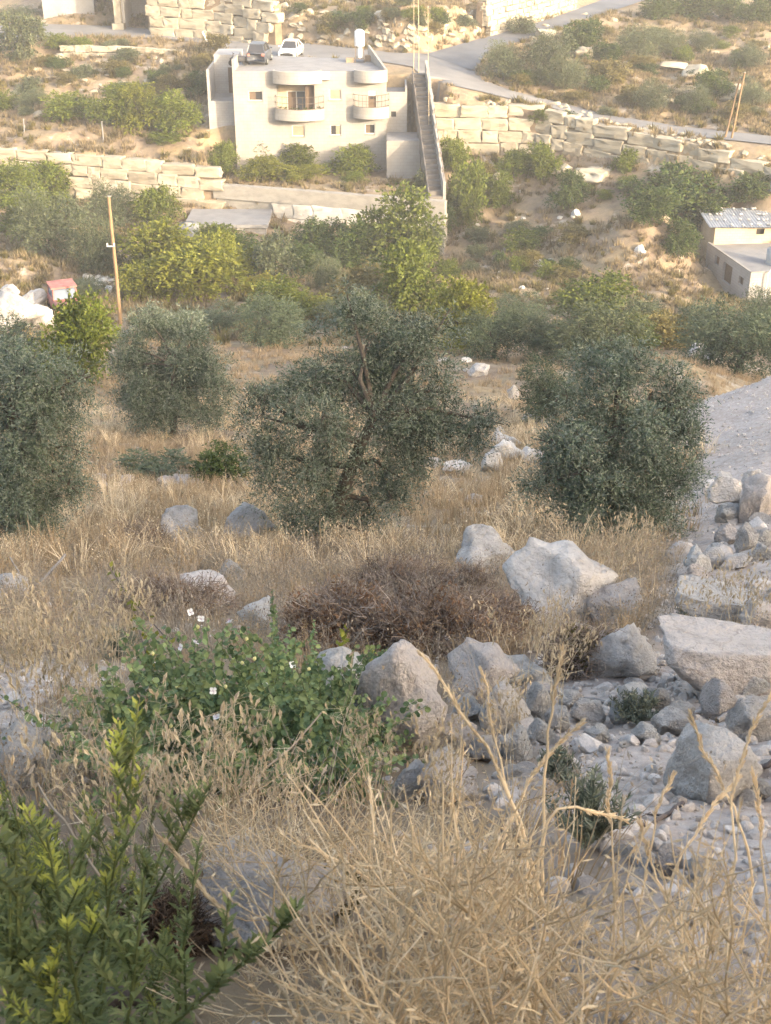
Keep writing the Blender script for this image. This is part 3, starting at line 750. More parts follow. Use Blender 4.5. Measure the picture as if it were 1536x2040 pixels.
# annex, terrace and lower room on the right
xa1 = F(811, 200, 111.6)[0]
ga = Geo(); wa = win_rect(779,222,789,233, 111.6); wall_holes(ga, xR + .004, xa1, -22.0, -18.66, 111.6, [wa], .2)
ga.add([(xa1,111.6,-22),(xa1,117,-22),(xa1,117,-18.66),(xa1,111.6,-18.66)], [(0,1,2,3)])
an = hpart(ga, 'annex', M['facade'])
hpart(Geo().box(wa[0], wa[2], 111.72, 111.79, wa[1], wa[3]), 'window', M['glass'], an)
hpart(Geo().box(xR + .01, xa1 - .16, 111.61, 117, -19.2, -19.05), 'roof', M['concrete_grey'], an)
hpart(Geo().box(xa1 - .155, xa1 - .003, 111.62, 117, -19.19, -18.4), 'parapet', M['facade'], an)
xt1 = F(838, 290, 108.0)[0]
tr = hpart(Geo().box(xR + .004, xt1, 108.0, 111.597, ZF - .5, -22.05), 'terrace', M['facade'])
hpart(Geo().box(xR + .01, xt1 - .02, 108.02, 111.59, -22.047, -22.0), 'terrace_floor', M['concrete_grey'], tr)
# air conditioner on the facade
ax, az = F(647, 150)
ac = hpart(Geo().box(ax - .42, ax + .42, HY - .38, HY - .08, az - .3, az + .3), 'air_conditioner', M['white_paint'])
gg = Geo(); gg.tube([(ax - .1 + .2 * math.cos(a), HY - .39, az + .2 * math.sin(a)) for a in np.linspace(0, 2 * math.pi, 17)], .03, 4); hpart(gg, 'fan_guard', M['grey_plastic'], ac)
for q_ in (-.38, .32): hpart(Geo().box(ax + q_, ax + q_ + .06, HY - .36, HY - .003, az - .36, az - .3), 'bracket', M['iron'], ac)

# flower pots along the left balcony parapet
pot0 = None
for i, t in enumerate(np.linspace(.12, .9, 7)):
    j = int(t * 19); p = b1[1][j]
    pt = empty('flower_pot', (p[0], p[1] + .24, b1[4] + .2)); tag(pt, 'potted plant standing behind the rail of the left curved balcony', 'potted plant', 'potted plants on the left balcony')
    if pot0 is None:
        pm = Geo().cyl((0, 0), .10, 0, .30, 10, .15).mesh('pot')
        gl = Geo()
        for q in range(34):
            d = rng.normal(size=3); d[2] = abs(d[2]); c = d * .10 + (0, 0, .36); s_ = rng.normal(size=3) * .04; e = np.cross(s_, d) * .6
            gl.add([c - s_, c - e, c + s_, c + e], [(0, 1, 2, 3)])
        lm = gl.mesh('leaves'); pot0 = 1
    obj('pot', pm, M['pot'], pt, (0, 0, .35)); obj('leaves', lm, M['dark_green'], pt, (0, 0, .35))
    Geo().box(-.12, .12, -.1, .1, 0, .348).build('stand', M['iron'], pt)

# water tank on its stand on the roof
tx, tz0 = PZ(717, 121, ZR)[0], ZR + .02
wt = empty('water_tank', (tx, PZ(717, 122, ZR)[1] - .6, tz0)); tag(wt, 'tall white water tank on a rusty stand on the house roof', 'water tank')
Geo().cyl((0,0), .43, 1.35, 2.55, 20).cyl((0,0), .43, 2.55, 2.72, 20, .2).build('tank', M['white_paint'], wt, True)
Geo().cyl((.02,0), .2, .35, 1.347, 14).build('boiler', M['white_paint'], wt, True)
gs = Geo()
for a in (-.4, .4):
    for b in (-.4, .4): gs.tube([(a, b, 0), (a * .8, b * .8, 1.33)], .03, 4)
gs.box(-.42, .42, -.42, .42, .3, .345); gs.build('stand', M['iron'], wt)
Geo().box(-1.2, -.5, -.3, .4, .002, .35).build('base_block', M['joint'], wt)
Geo().box(.45, 1.0, .2, .9, .002, .5).build('base_block', M['joint'], wt)

# stairs with parapet
st0 = np.array([2.9, 114.4, -17.4]); st1 = np.array([4.1, 100.7, -25.05])
stairs = empty('stairway', (st1[0], st1[1], -29.6)); tag(stairs, 'long outdoor stone stairway beside the house with a stepped side wall', 'stairs')
ns = 26
stp = Geo().box(-.5, .5, -.30, .30, -1.2, 0).mesh('step')
for i in range(ns):
    f = (i + .5) / ns; p = st0 * (1 - f) + st1 * f
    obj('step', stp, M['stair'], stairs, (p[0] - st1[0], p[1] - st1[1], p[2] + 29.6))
gb = Geo()
for side, nm in ((1, 'side_wall'), (-1, 'inner_kerb')):
    g = Geo(); nseg = 9
    for i in range(nseg):
        a = st0 * (1 - i / nseg) + st1 * (i / nseg); b = st0 * (1 - (i + 1) / nseg) + st1 * ((i + 1) / nseg)
        x0, x1 = (.51, .74) if side > 0 else (-.60, -.51)
        top = (.9 if side > 0 else .08)
        zb = -13.5 if side > 0 else -1.4
        def zz(p, dz): return p[2] + 29.6 + dz
        za = zz(a, top); zb2 = zz(b, top + (.35 if side > 0 else 0))
        lo = (-3.4 if side > 0 else zz(b, -1.4))
        if side > 0: lo = float(H(np.array([b[0] + 1.4]), np.array([b[1]]))[0]) + 29.6 - 1.0
        A, B = (a[0] - st1[0] + x0, a[1] - st1[1]), (a[0] - st1[0] + x1, a[1] - st1[1])
        C, D = (b[0] - st1[0] + x1, b[1] - st1[1] + .002), (b[0] - st1[0] + x0, b[1] - st1[1] + .002)
        g.prism([D, C, B, A], lo, [zb2, zb2, za, za])
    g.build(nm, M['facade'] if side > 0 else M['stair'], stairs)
gr = Geo()
for i in range(0, 10):
    f = .45 + .055 * i; p = st0 * (1 - f) + st1 * f
    gr.tube([(p[0] - st1[0] + .63, p[1] - st1[1], p[2] + 29.6 + .6), (p[0] - st1[0] + .63, p[1] - st1[1], p[2] + 29.6 + 1.5)], .018, 4)
gr.tube([(st0 * (1 - f) + st1 * f - st1 + np.array([.63, 0, 0]))*np.array([1,1,0]) + np.array([0,0,(st0*(1-f)+st1*f)[2] + 29.6 + 1.5]) for f in np.linspace(.45, .95, 12)], .02, 4)
gr.build('railing', M['iron'], stairs)

# wall corner stub at the head of the stairs
hw0 = PZ(822, 126, -16.2)
# ------------------------------------------------------------------ flat roofed shed under the garden wall
sh = empty('shed', (-12.5, 100, -29.4)); tag(sh, 'low concrete shed with a flat grey roof against the garden wall', 'shed')
Geo().box(-3.4, 2.9, -.5, 3.9, -.8, 2.35).build('wall', M['plaster'], sh)
Geo().box(-3.6, 3.1, -.8, 4.1, 2.353, 2.62).build('roof', M['concrete_grey'], sh)
Geo().box(1.2, 2.0, -.54, -.503, .0, 1.8).build('door', M['iron'], sh)
tk = empty('barrel_tank', (-15.4, 97.0, float(H(np.array([-15.4]), np.array([97.0]))[0]) - .35)); tag(tk, 'grey round tank half hidden in trees below the shed', 'tank')
Geo().cyl((0,0), .85, -.2, 1.3, 20).build('tank', M['tank_grey'], tk, True); Geo().cyl((0,0), .28, 1.303, 1.4, 12).build('lid', M['concrete'], tk)

# ------------------------------------------------------------------ small house on the right
c0 = np.array([25.05, 83.6]); far = np.array([23.75, 91.0]); zr = -26.05
hut = empty('small_house', (c0[0], c0[1], zr - 2.0)); tag(hut, 'small grey house with water tanks on its flat roof', 'house')
def hp(g, n, m, par=None, sm=False):
    o = g.build(n, m, par or hut, sm); o.data.transform(Matrix.Translation((-c0[0], -c0[1], -(zr - 2.0)))); return o
dv = (far - c0) / np.linalg.norm(far - c0); nv = np.array([-dv[1], dv[0]])   # along the left wall; outward left
RT = np.array([31.5, 84.6]); RB = np.array([30.6, 92.0])
g = Geo()
Lw = float(np.linalg.norm(far - c0))
def lwall(u, z): q = c0 + dv * u; return (q[0], q[1], z)
ops = [(1.0, zr - 1.15, 1.75, zr - .55), (2.9, zr - 1.7, 4.4, zr - .35), (5.2, zr - .95, 6.0, zr - .3)]
xs = sorted({0, Lw, *[o[0] for o in ops], *[o[2] for o in ops]}); zs = sorted({zr - 2.4, zr + .1, *[o[1] for o in ops], *[o[3] for o in ops]})
for i in range(len(xs) - 1):
    for j in range(len(zs) - 1):
        cxm, czm = (xs[i] + xs[i+1]) / 2, (zs[j] + zs[j+1]) / 2
        if any(o[0] < cxm < o[2] and o[1] < czm < o[3] for o in ops): continue
        g.add([lwall(xs[i+1], zs[j]), lwall(xs[i], zs[j]), lwall(xs[i], zs[j+1]), lwall(xs[i+1], zs[j+1])], [(0,1,2,3)])
for o in ops:
    ring = [lwall(o[0], o[1]), lwall(o[2], o[1]), lwall(o[2], o[3]), lwall(o[0], o[3])]
    inn = [(p[0] - nv[0] * .2, p[1] - nv[1] * .2, p[2]) for p in ring]
    g.add(ring + inn, [(0,1,5,4),(1,2,6,5),(2,3,7,6),(3,0,4,7)])
g.prism([tuple(c0), tuple(RT), tuple(RB), tuple(far)], zr - 2.4, zr + .1) if False else None
for a, b in ((c0, RT), (RT, RB), (RB, far)):
    g.add([(*a, zr - 2.4), (*b, zr - 2.4), (*b, zr + .1), (*a, zr + .1)], [(0,1,2,3)])
hp(g, 'wall', M['plaster'])
ins_ = .16
hp(Geo().prism([tuple(c0 + dv * ins_ - nv * ins_), (RT[0] - ins_, RT[1] + ins_), (RB[0] - ins_, RB[1] - ins_), tuple(far - dv * ins_ - nv * ins_)], zr - .25, zr + .02), 'roof', M['concrete_grey'])
for o, nm in zip(ops, ('window', 'door', 'window')):
    q0 = c0 + dv * o[0] - nv * .18; q1 = c0 + dv * o[2] - nv * .18
    hp(Geo().add([(*q1, o[1]), (*q0, o[1]), (*q0, o[3]), (*q1, o[3])], [(0,1,2,3)]), nm, M['iron'])
g = Geo()
for a, b in ((c0, RT), (far, c0)):
    d_ = (b - a) / np.linalg.norm(b - a); n_ = np.array([-d_[1], d_[0]])
    g.prism([tuple(a - n_ * .004), tuple(b - n_ * .004), tuple(b + n_ * .15), tuple(a + n_ * .15)], zr + .103, zr + .2)
hp(g, 'coping', M['concrete'])
hp(Geo().tube([(c0[0] + 1.15, c0[1] - .06, zr - 1.9), (c0[0] + 1.15, c0[1] - .06, zr + .1), (c0[0] + 1.6, c0[1] + .15, zr + .62)], .05, 6), 'drain_pipe', M['white_paint'])
# upper room with sheet roof weighed down with stones
u0 = np.array([24.2, 91.02]); u1 = np.array([29.3, 91.4]); zu = -24.75
g = Geo(); oph = [(27.9, zu - .75, 28.5, zu - .25)]
V = [(u0[0], u0[1]), (u1[0], u1[1]), (u1[0] - .2, 94.6), (u0[0] - .2, 94.6)]
xs = [u0[0], 27.3, 27.9, u1[0]]; zs = [zr - .3, zu - .6, zu - .2, zu]
for i in range(3):
    for j in range(3):
        if i == 1 and j == 1: continue
        ya, yb_ = np.interp([xs[i], xs[i+1]], [u0[0], u1[0]], [u0[1], u1[1]])
        g.add([(xs[i],ya,zs[j]),(xs[i+1],yb_,zs[j]),(xs[i+1],yb_,zs[j+1]),(xs[i],ya,zs[j+1])], [(0,1,2,3)])
for a, b in ((1,2),(2,3),(3,0)): g.add([(*V[a], zr - 1.5),(*V[b], zr - 1.5),(*V[b], zu),(*V[a], zu)], [(0,1,2,3)])
up = hp(g, 'upper_room', M['plaster_yellow'])
hp(Geo().box(27.2, 28.0, 91.55, 91.6, zr - .3, zu), 'shade_sheet', M['room_shade'], up)  # dark sheet behind the wall gap stands in for the shade inside
hp(Geo().box(28.55, 29.25, 91.28, 91.32, zr + .03, zu - .05), 'board', M['timber'], up)
nsh = 7
for i in range(nsh):
    x0 = 23.7 + i * (5.9 / nsh); x1 = x0 + 5.9 / nsh - .02
    gg = Geo(); k = 9; xx = np.linspace(x0, x1, k)
    for q in range(k - 1):
        za = .03 * (q % 2); zb_ = .03 * ((q + 1) % 2)
        gg.add([(xx[q], 90.7, zu + .06 + za), (xx[q+1], 90.7, zu + .06 + zb_), (xx[q+1], 95.0, zu + .36 + zb_), (xx[q], 95.0, zu + .36 + za)], [(0,1,2,3)])
        gg.add([(xx[q], 90.7, zu + .04 + za), (xx[q+1], 90.7, zu + .04 + zb_), (xx[q+1], 95.0, zu + .34 + zb_), (xx[q], 95.0, zu + .34 + za)], [(3,2,1,0)])
    hp(gg, 'roof_sheet', M['metal_roof'], up)
for i in range(42):
    x = rng.uniform(23.9, 29.3); y = (91.0, 92.1, 93.3, 94.6)[i % 4] + rng.uniform(-.12, .12)
    o = obj('stone', STONES[i % 7], M['limestone_white'], None, (x, y, zu + .10 + .07 * (y - 90.7) + .09), (0, 0, rng.uniform(0, 6)), (rng.uniform(.1, .17), rng.uniform(.09, .13), .09))
    tag(o, 'white stone weighing down the sheet metal roof of the small house', 'stone', 'stones on the sheet roof')
for (x, y, r_, h_, lb) in ((27.3, 86.2, .55, 1.05, 'grey round water tank on the flat roof of the small house'), (28.15, 84.9, .42, .85, 'smaller pale water tank in front of the grey tank on the roof')):
    t = empty('water_tank', (x, y, zr + .02)); tag(t, lb, 'water tank')
    mt = M['grey_plastic'] if r_ > .5 else M['concrete']
    Geo().cyl((0,0), r_, 0, h_, 20).build('tank', mt, t, True); Geo().cyl((0,0), r_ * .55, h_ + .003, h_ + .1, 14, r_ * .4).build('lid', M['white_paint'], t)
t = empty('water_tank', (29.6, 95.3, float(H(np.array([29.6]), np.array([95.3]))[0]))); tag(t, 'small white water tank behind the sheet roof of the small house', 'water tank')
Geo().cyl((0,0), .5, 0, 1.2, 18).build('tank', M['white_paint'], t, True); Geo().cyl((0,0), .25, 1.203, 1.3, 12).build('lid', M['concrete'], t)
g = empty('scrap_pile', (30.4, 90.2, zr + .02)); tag(g, 'pale boards and pipes leaning beside the upper room of the small house', 'scrap')
for i in range(7):
    a = rng.uniform(-.8, .8); Geo().box(-.75, .75, -.06, .06, 0, .04).build('board', [M['white_paint'], M['timber'], M['concrete']][i % 3], g, rot=(0, rng.uniform(-.5, .1), a), loc=(rng.uniform(-.5, .5), rng.uniform(-.6, .6), .35 + .05 * i))

# ------------------------------------------------------------------ stone building with carport at the top left
cp = PZ(237, 50, -17.0)
bd = empty('stone_building', (cp[0], cp[1], -17.15)); tag(bd, 'stone building with an open carport and a concrete post at the top', 'building')
Geo().prism([(-.35,-.35),(.35,-.35),(.35,.35),(-.35,.35)], -.3, 5.6).prism([(-.6,-.55),(.6,-.55),(.6,.55),(-.6,.55)], -.3, .35).build('post', M['block'], bd)
Geo().box(.6, 3.6, 5.0, 5.4, -.3, 5.2).build('back_wall', M['plaster'], bd)
Geo().box(3.2, 3.6, -.6, 5.0, -.3, 5.2).build('side_wall', M['joint'], bd)
Geo().box(-4.2, 3.8, -.9, 9, 5.2, 5.6).build('roof', M['concrete'], bd)
Geo().box(.2, .6, .5, 5.0, -.3, 5.2).build('inner_wall', M['plaster'], bd)
Geo().box(-9, -3.4, 4.2, 4.6, -.3, 5.2).build('left_wall', M['plaster'], bd)

# ------------------------------------------------------------------ vehicles
def loft_body(sections, k=6):
    """sections: list of (y, half width, z_low, z_high, half width at top)"""
    g = Geo(); rings = []
    for y, w, z0, z1, wt_ in sections:
        rings.append([(-w*.96, y, z0), (-w, y, z0 + (z1-z0)*.35), (-w*.98, y, z0 + (z1-z0)*.75), (-wt_, y, z1), (wt_, y, z1), (w*.98, y, z0 + (z1-z0)*.75), (w, y, z0 + (z1-z0)*.35), (w*.96, y, z0)])
    V = [p for r_ in rings for p in r_]; n = 8; Fq = []
    for i in range(len(rings) - 1):
        for j in range(n): Fq.append((i*n+j, i*n+(j+1)%n, (i+1)*n+(j+1)%n, (i+1)*n+j))
    for base, fl in ((0, 1), ((len(rings)-1)*n, -1)):
        for q in ((0,1,6,7),(1,2,5,6),(2,3,4,5)):
            f = tuple(base + v for v in q); Fq.append(f if fl > 0 else f[::-1])
    return g.add(V, Fq)
def car(name, label, cat, loc, rz, paint, suv=False, length=4.3, width=1.75):
    """front points to -y"""
    c = empty(name, loc, rz); tag(c, label, cat)
    L, w = length / 2, width / 2; k = 1.18 if suv else 1.0
    hb = .92 * k
    loft_body([(-L, w*.80, .35, .62*k, w*.74), (-L+.12, w*.93, .24, .72*k, w*.84), (-L*.45, w, .22, .88*k, w*.88), (L*.55, w, .22, hb, w*.90), (L-.15, w*.95, .26, .94*k, w*.86), (L, w*.84, .38, .82*k, w*.78)]).build('body', paint, c, True)
    zr_ = 1.42 * k
    f0, f1, r1, r0 = (-L*.42, -L*.08, L*.42, L*.80) if not suv else (-L*.40, -L*.10, L*.78, L*.95)
    wg, wr = w * .86, w * .66
    V = [(-wg,f0,hb-.04),(wg,f0,hb-.04),(wg,r0,hb-.02),(-wg,r0,hb-.02),(-wr,f1,zr_),(wr,f1,zr_),(wr,r1,zr_),(-wr,r1,zr_)]
    Geo().add(V, [(0,1,5,4),(1,2,6,5),(2,3,7,6),(3,0,4,7)]).build('windows', M['glass'], c)
    Geo().prism([(-wr-.03,f1-.04),(wr+.03,f1-.04),(wr+.03,r1+.04),(-wr-.03,r1+.04)], zr_ - .01, zr_ + .045).build('roof', paint, c)
    g = Geo()
    for a, b in ((0,4),(1,5),(2,6),(3,7)): g.tube([V[a], V[b]], .045, 4)
    for s in (-1, 1): g.tube([(s*wg*1.005, (f0+r0)/2, hb-.03), (s*wr*1.01, (f1+r1)/2, zr_)], .035, 4)
    g.build('pillars', paint, c)
    wm = Geo().cyl((0,0), .32, -.1, .1, 18).mesh('wheel'); wm.transform(Matrix.Rotation(math.pi/2, 4, 'Y'))
    rm_ = Geo().cyl((0,0), .19, -.11, .11, 12).mesh('rim'); rm_.transform(Matrix.Rotation(math.pi/2, 4, 'Y'))
    for sx in (-1, 1):
        for sy in (-.60, .60):
            wv = obj('wheel', wm, M['rubber'], c, (sx*(w-.1), sy*L, .32)); obj('rim', rm_, M['grey_plastic'], wv)
        Geo().box(-.17, .17, -.04, .04, -.07, .07).build('headlight', M['lamp_glass'], c, loc=(sx*w*.62, -L+.03, .60*k))
        Geo().box(-.12, .12, -.04, .04, -.1, .1).build('tail_light', M['car_red'], c, loc=(sx*w*.70, L-.03, .76*k))
        Geo().box(-.09, .09, -.06, .06, -.06, .06).build('mirror', paint, c, loc=(sx*(w+.06), f0+.25, hb+.08))
    Geo().box(-.55, .55, -.03, .03, -.09, .09).build('grille', M['rubber'], c, loc=(0, -L+.02, .47*k))
    return c
pc = PZ(577, 108, -17.1)
car('parked_car', 'white car facing the viewer on the road behind the roof', 'car', (pc[0], pc[1] + 1.6, float(H(np.array([pc[0]]), np.array([pc[1]+1.6]))[0]) + .12), R(-8), M['car_white'])
ps = PZ(509, 134, ZR)
car('parked_car', 'dark grey car parked at the left corner of the house roof', 'car', (ps[0] + .15, ps[1] + 2.6, ZR + .03), R(176), M['car_dark'], True, 4.2, 1.8)
mb = empty('motor_scooter', (ps[0] - 1.55, ps[1] + .7, ZR + .03), R(20)); tag(mb, 'dark covered scooter beside the grey car on the roof', 'scooter')
wm = Geo().cyl((0,0), .25, -.06, .06, 16).mesh('wheel'); wm.transform(Matrix.Rotation(math.pi/2, 4, 'X'))
for sx in (-.6, .6): obj('wheel', wm, M['rubber'], mb, (sx, 0, .25))
loft = loft_body([(-.7, .12, .3, .65, .08), (-.3, .22, .28, .8, .15), (.2, .22, .28, .78, .15), (.75, .15, .4, .7, .1)]).mesh('body', True); loft.transform(Matrix.Rotation(-math.pi/2, 4, 'Z')); obj('body', loft, M['black_cloth'], mb)
Geo().tube([(-.55,0,.4),(-.4,0,1.0),(-.38,.3,1.05)], .03, 5).tube([(-.4,0,1.0),(-.38,-.3,1.05)], .03, 5).build('handlebar', M['iron'], mb)
# old red truck cab half buried behind trees on the left
tp = G(123, 632)
tc_ = empty('old_truck', (tp[0], tp[1] + .9, tp[2] + .05), R(24)); tag(tc_, 'faded red truck cab half hidden behind a green tree', 'truck')
loft_body([(-1.6, .72, .35, .85, .66), (-1.0, .78, .3, .98, .70), (.9, .78, .3, 1.0, .72)]).build('body', M['car_red'], tc_, True)
V = [(-.70,-.8,.98),(.70,-.8,.98),(.70,.85,1.0),(-.70,.85,1.0),(-.62,-.5,1.55),(.62,-.5,1.55),(.62,.75,1.55),(-.62,.75,1.55)]
Geo().add(V, [(0,1,5,4),(1,2,6,5),(2,3,7,6),(3,0,4,7)]).build('windows', M['glass_blue'], tc_)
Geo().prism([(-.74,-.65),(.74,-.65),(.74,.85),(-.74,.85)], 1.555, 1.64).build('roof', M['car_red'], tc_)
g = Geo()
for a, b in ((0,4),(1,5),(2,6),(3,7)): g.tube([V[a], V[b]], .05, 4)
g.build('pillars', M['car_red'], tc_)
wm = Geo().cyl((0,0), .36, -.12, .12, 16).mesh('wheel'); wm.transform(Matrix.Rotation(math.pi/2, 4, 'Y'))
for sx in (-1, 1):
    for sy in (-1.0, .6): obj('wheel', wm, M['rubber'], tc_, (sx * .7, sy, .32))
    Geo().cyl((0,0), .1, 0, .05, 12).build('headlight', M['lamp_glass'], tc_, loc=(sx * .5, -1.58, .65), rot=(R(90), 0, 0))

# ------------------------------------------------------------------ poles
def pole(name, label, base, top, r0, r1, m, cross=None, group=None):
    base = np.array(base); top = np.array(top); v = top - base
    o = empty(name, base); tag(o, label, 'pole', group)
    pts = [v * f + np.array([.02 * math.sin(f * 5), 0, 0]) for f in np.linspace(-.06, 1, 7)]
    Geo().tube(pts, np.linspace(r0, r1, 7), 8).build('shaft', m, o, True)
    if cross:
        f, w = cross; c = v * f
        Geo().box(c[0] - w, c[0] + w * .3, c[1] - .12, c[1] - .06, c[2] - .04, c[2] + .04).build('crossarm', M['grey_plastic'], o)
        for s in (-w * .85, w * .15): Geo().cyl((c[0] + s, c[1] - .09), .045, c[2] + .043, c[2] + .16, 8).build('insulator', M['white_paint'], o)
    Geo().cyl((v[0], v[1]), r1 * 1.25, v[2] + .003, v[2] + .05, 8).build('cap', M['concrete'], o)
    return o
pb = G(240, 648); d = depth(pb)
def ptop(b, X, Y): # straight above the base pixel, at the base's distance
    q = P(X, Y, b[1]); return q
pole('utility_pole', 'bare wooden utility pole standing among trees at left', pb, ptop(pb, 217, 392), .115, .09, M['timber'], (.63, .35))
for i, (Xb, Yb_, Xt, Yt, lb) in enumerate(((1444,275,1475,155,'leaning wooden pole by the right road, left one of a pair'), (1457,276,1484,145,'leaning wooden pole by the right road, right one of a pair'))):
    b = G(Xb, Yb_); pole('utility_pole', lb, b, ptop(b, Xt, Yt), .085, .065, M['timber'])
for Xb, Yb_, Xt, Yt, lb in ((824,126,825,-8,'thin wooden pole at the head of the stairs, leftmost of three'), (834,132,834,-4,'thin wooden pole at the head of the stairs, middle of three'), (857,160,853,14,'thin wooden pole at the head of the stairs, nearest of three')):
    b = PZ(Xb, Yb_, -17.2); b[2] = float(H(np.array([b[0]]), np.array([b[1]]))[0]); pole('utility_pole', lb, b, ptop(b, Xt, Yt), .032, .026, M['timber_pale'])
for Xb, Yb_, Xt, Yt, lb in ((206,284,203,243,'grey fence post on the terrace left of the house'), (48,262,47,238,'short grey fence post at the far left of the terrace')):
    b = G(Xb, Yb_); pole('fence_post', lb, b, ptop(b, Xt, Yt), .06, .05, M['concrete_grey'])
b = G(412, 84); sg = pole('road_post', 'small white leaning post beside the road near the house', b, b + np.array([-.35, 0, 1.0]), .1, .09, M['white_paint'])

# ------------------------------------------------------------------ foliage
def rand_dirs(r, n):
    d = r.normal(size=(n, 3)); return d / np.linalg.norm(d, axis=1, keepdims=True)
def leaf_quads(r, c, along, ln, wd):
    """diamond leaves centred at c, pointing along; ln, wd arrays"""
    n = len(c)
    side = np.cross(along, rand_dirs(r, n)); side /= np.linalg.norm(side, axis=1, keepdims=True) + 1e-9
    a = along * (ln / 2)[:, None]; b = side * (wd / 2)[:, None]
    V = np.stack([c - a, c + b - a * .1, c + a, c - b - a * .1], 1).reshape(-1, 3)
    return V, np.arange(n * 4).reshape(n, 4)
def spray(r, lobes, ntwig, per, twig, ln, wd, droop=.15, inner=.35):
    """leafy twigs growing out of lobes; lobes: (x, y, z, radius)"""
    L = np.array(lobes); w = L[:, 3] ** 2; k = r.choice(len(L), ntwig, p=w / w.sum())
    d = rand_dirs(r, ntwig); d[:, 2] += .15; d /= np.linalg.norm(d, axis=1, keepdims=True)
    rad = L[k, 3]
    start = L[k, :3] + d * (rad * (inner + (1 - inner) * r.random(ntwig) ** .6) * .85)[:, None]
    tl = twig * r.uniform(.5, 1.25, ntwig)
    td = d + rand_dirs(r, ntwig) * .75; td[:, 2] -= droop * r.random(ntwig); td /= np.linalg.norm(td, axis=1, keepdims=True)
    f = np.linspace(.05, 1, per)[None, :, None]
    pos = start[:, None] + td[:, None] * tl[:, None, None] * f
    pos[..., 2] -= (droop * tl[:, None] * f[..., 0] ** 2)
    n = ntwig * per
    pos = pos.reshape(n, 3) + r.normal(size=(n, 3)) * twig * .05
    al = np.repeat(td, per, 0) * .8 + rand_dirs(r, n) * .8; al /= np.linalg.norm(al, axis=1, keepdims=True)
    return leaf_quads(r, pos + al * ln * .5, al, ln * r.uniform(.65, 1.25, n), wd * r.uniform(.7, 1.2, n))

def unit_crown(name, seed, nl, ntwig, per, twig, ln, wd, low=.05, flat=1.0, peak=.0):
    """crown filling a 1 x 1 x 1 box standing on z = 0"""
    r = np.random.default_rng(seed); lobes = []
    while len(lobes) < nl:
        p = r.uniform(-1, 1, 3); q = np.linalg.norm(p)
        if q > 1 or q < .35: continue
        z = low + .16 + (p[2] * .5 + .5) * (.72 - low)
        w = .36 * (1 - peak * (z - .2))
        lobes.append((p[0] * w, p[1] * w, z, r.uniform(.11, .20)))
    lobes.append((0, 0, .45, .22))
    V, Fq = spray(r, lobes, ntwig, per, twig, ln, wd)
    lo, hi = np.percentile(V, 1.0, 0), np.percentile(V, 99.0, 0)
    V[:, :2] = (V[:, :2] - (lo + hi)[:2] / 2) / (hi - lo)[:2]
    V[:, 2] = (V[:, 2] - lo[2]) / (hi[2] - lo[2]) * (1 - low) + low
    V[:, 2] = np.maximum(V[:, 2], 0.0)
    return mesh_np(name, V, Fq)
CROWN = {
    'olive': [unit_crown('crown', 400 + i, 22, 1500, 8, .13, .040, .011, .06) for i in range(4)],
    'green': [unit_crown('crown', 420 + i, 18, 1100, 7, .11, .042, .024, .05, peak=.35) for i in range(4)],
    'shrub': [unit_crown('crown', 440 + i, 12, 650, 7, .12, .055, .026, .0) for i in range(3)],
    'tall': [unit_crown('crown', 460 + i, 18, 1000, 7, .10, .042, .022, .0, peak=.9) for i in range(2)],
}
def trunk_mesh(seed, nb=5):
    r = np.random.default_rng(seed); g = Geo()
    k = np.array([[0,0,-.08],[.01,.0,.1],[.02,.01,.22],[.0,.02,.36]]); g.tube(k, [.055,.042,.036,.028], 6)
    for i in range(nb):
        a = i / nb * 6.28 + r.uniform(-.4, .4); e = np.array([math.cos(a) * .3, math.sin(a) * .3, r.uniform(.5, .8)])
        s = k[2] * .6 + k[3] * .4
        g.tube([s, s * .6 + e * .4 + r.normal(size=3) * .02, s * .2 + e * .8 + r.normal(size=3) * .03, e], [.024, .017, .011, .005], 5)
    return g.mesh('trunk', True)
TRUNKS = [trunk_mesh(500 + i) for i in range(4)]
tree_rng = random.Random(11)
KIND = {'olive': ('olive', 'olive_far', 'olive_tree'), 'olive_dark': ('olive', 'olive_mid', 'olive_tree'), 'green': ('green', 'green', 'leafy_tree'), 'dark': ('green', 'dark_green', 'leafy_tree'), 'lime': ('green', 'lime', 'leafy_tree'),
        'yellow': ('shrub', 'yellow', 'shrub'), 'ochre': ('shrub', 'ochre', 'shrub'), 'shrub': ('shrub', 'dark_green', 'shrub'), 'gshrub': ('shrub', 'green', 'shrub'), 'oshrub': ('shrub', 'olive_far', 'shrub'), 'tall': ('tall', 'green', 'leafy_tree'), 'talld': ('tall', 'dark_green', 'leafy_tree')}
def plant(kind, X, Y, W, Hh, label, h=None, group=None):
    """X, Y: where the foot of the crown meets the ground in the photograph; W, Hh: how wide and tall it looks there"""
    b = G(X, Y) if h is None else P(X, Y, h)
    if h is not None: b[2] = float(H(np.array([b[0]]), np.array([b[1]]))[0])
    dd = depth(b); w = W * dd / FPX; el = math.atan2(-b[2], b[1])
    hh = Hh * dd / FPX / math.cos(el) * .96
    hh = max(hh - .25 * w * math.tan(el), hh * .68)
    shape, mt, name = KIND[kind]
    o = empty(name, (b[0], b[1] + w * .18, float(H(np.array([b[0]]), np.array([b[1] + w * .18]))[0])))
    tag(o, label, 'tree' if 'tree' in name else 'shrub', group)
    me = tree_rng.choice(CROWN[shape])
    a = tree_rng.uniform(0, 6.28)
    obj('crown', me, M[mt], o, (0, 0, -.03 * hh), (0, 0, a), (w * 1.02, w * 1.02, hh * 1.05))
    if name != 'shrub':
        obj('trunk', tree_rng.choice(TRUNKS), M['bark'], o, (0, 0, 0), (0, 0, a), (w * .9, w * .9, hh))
    return o

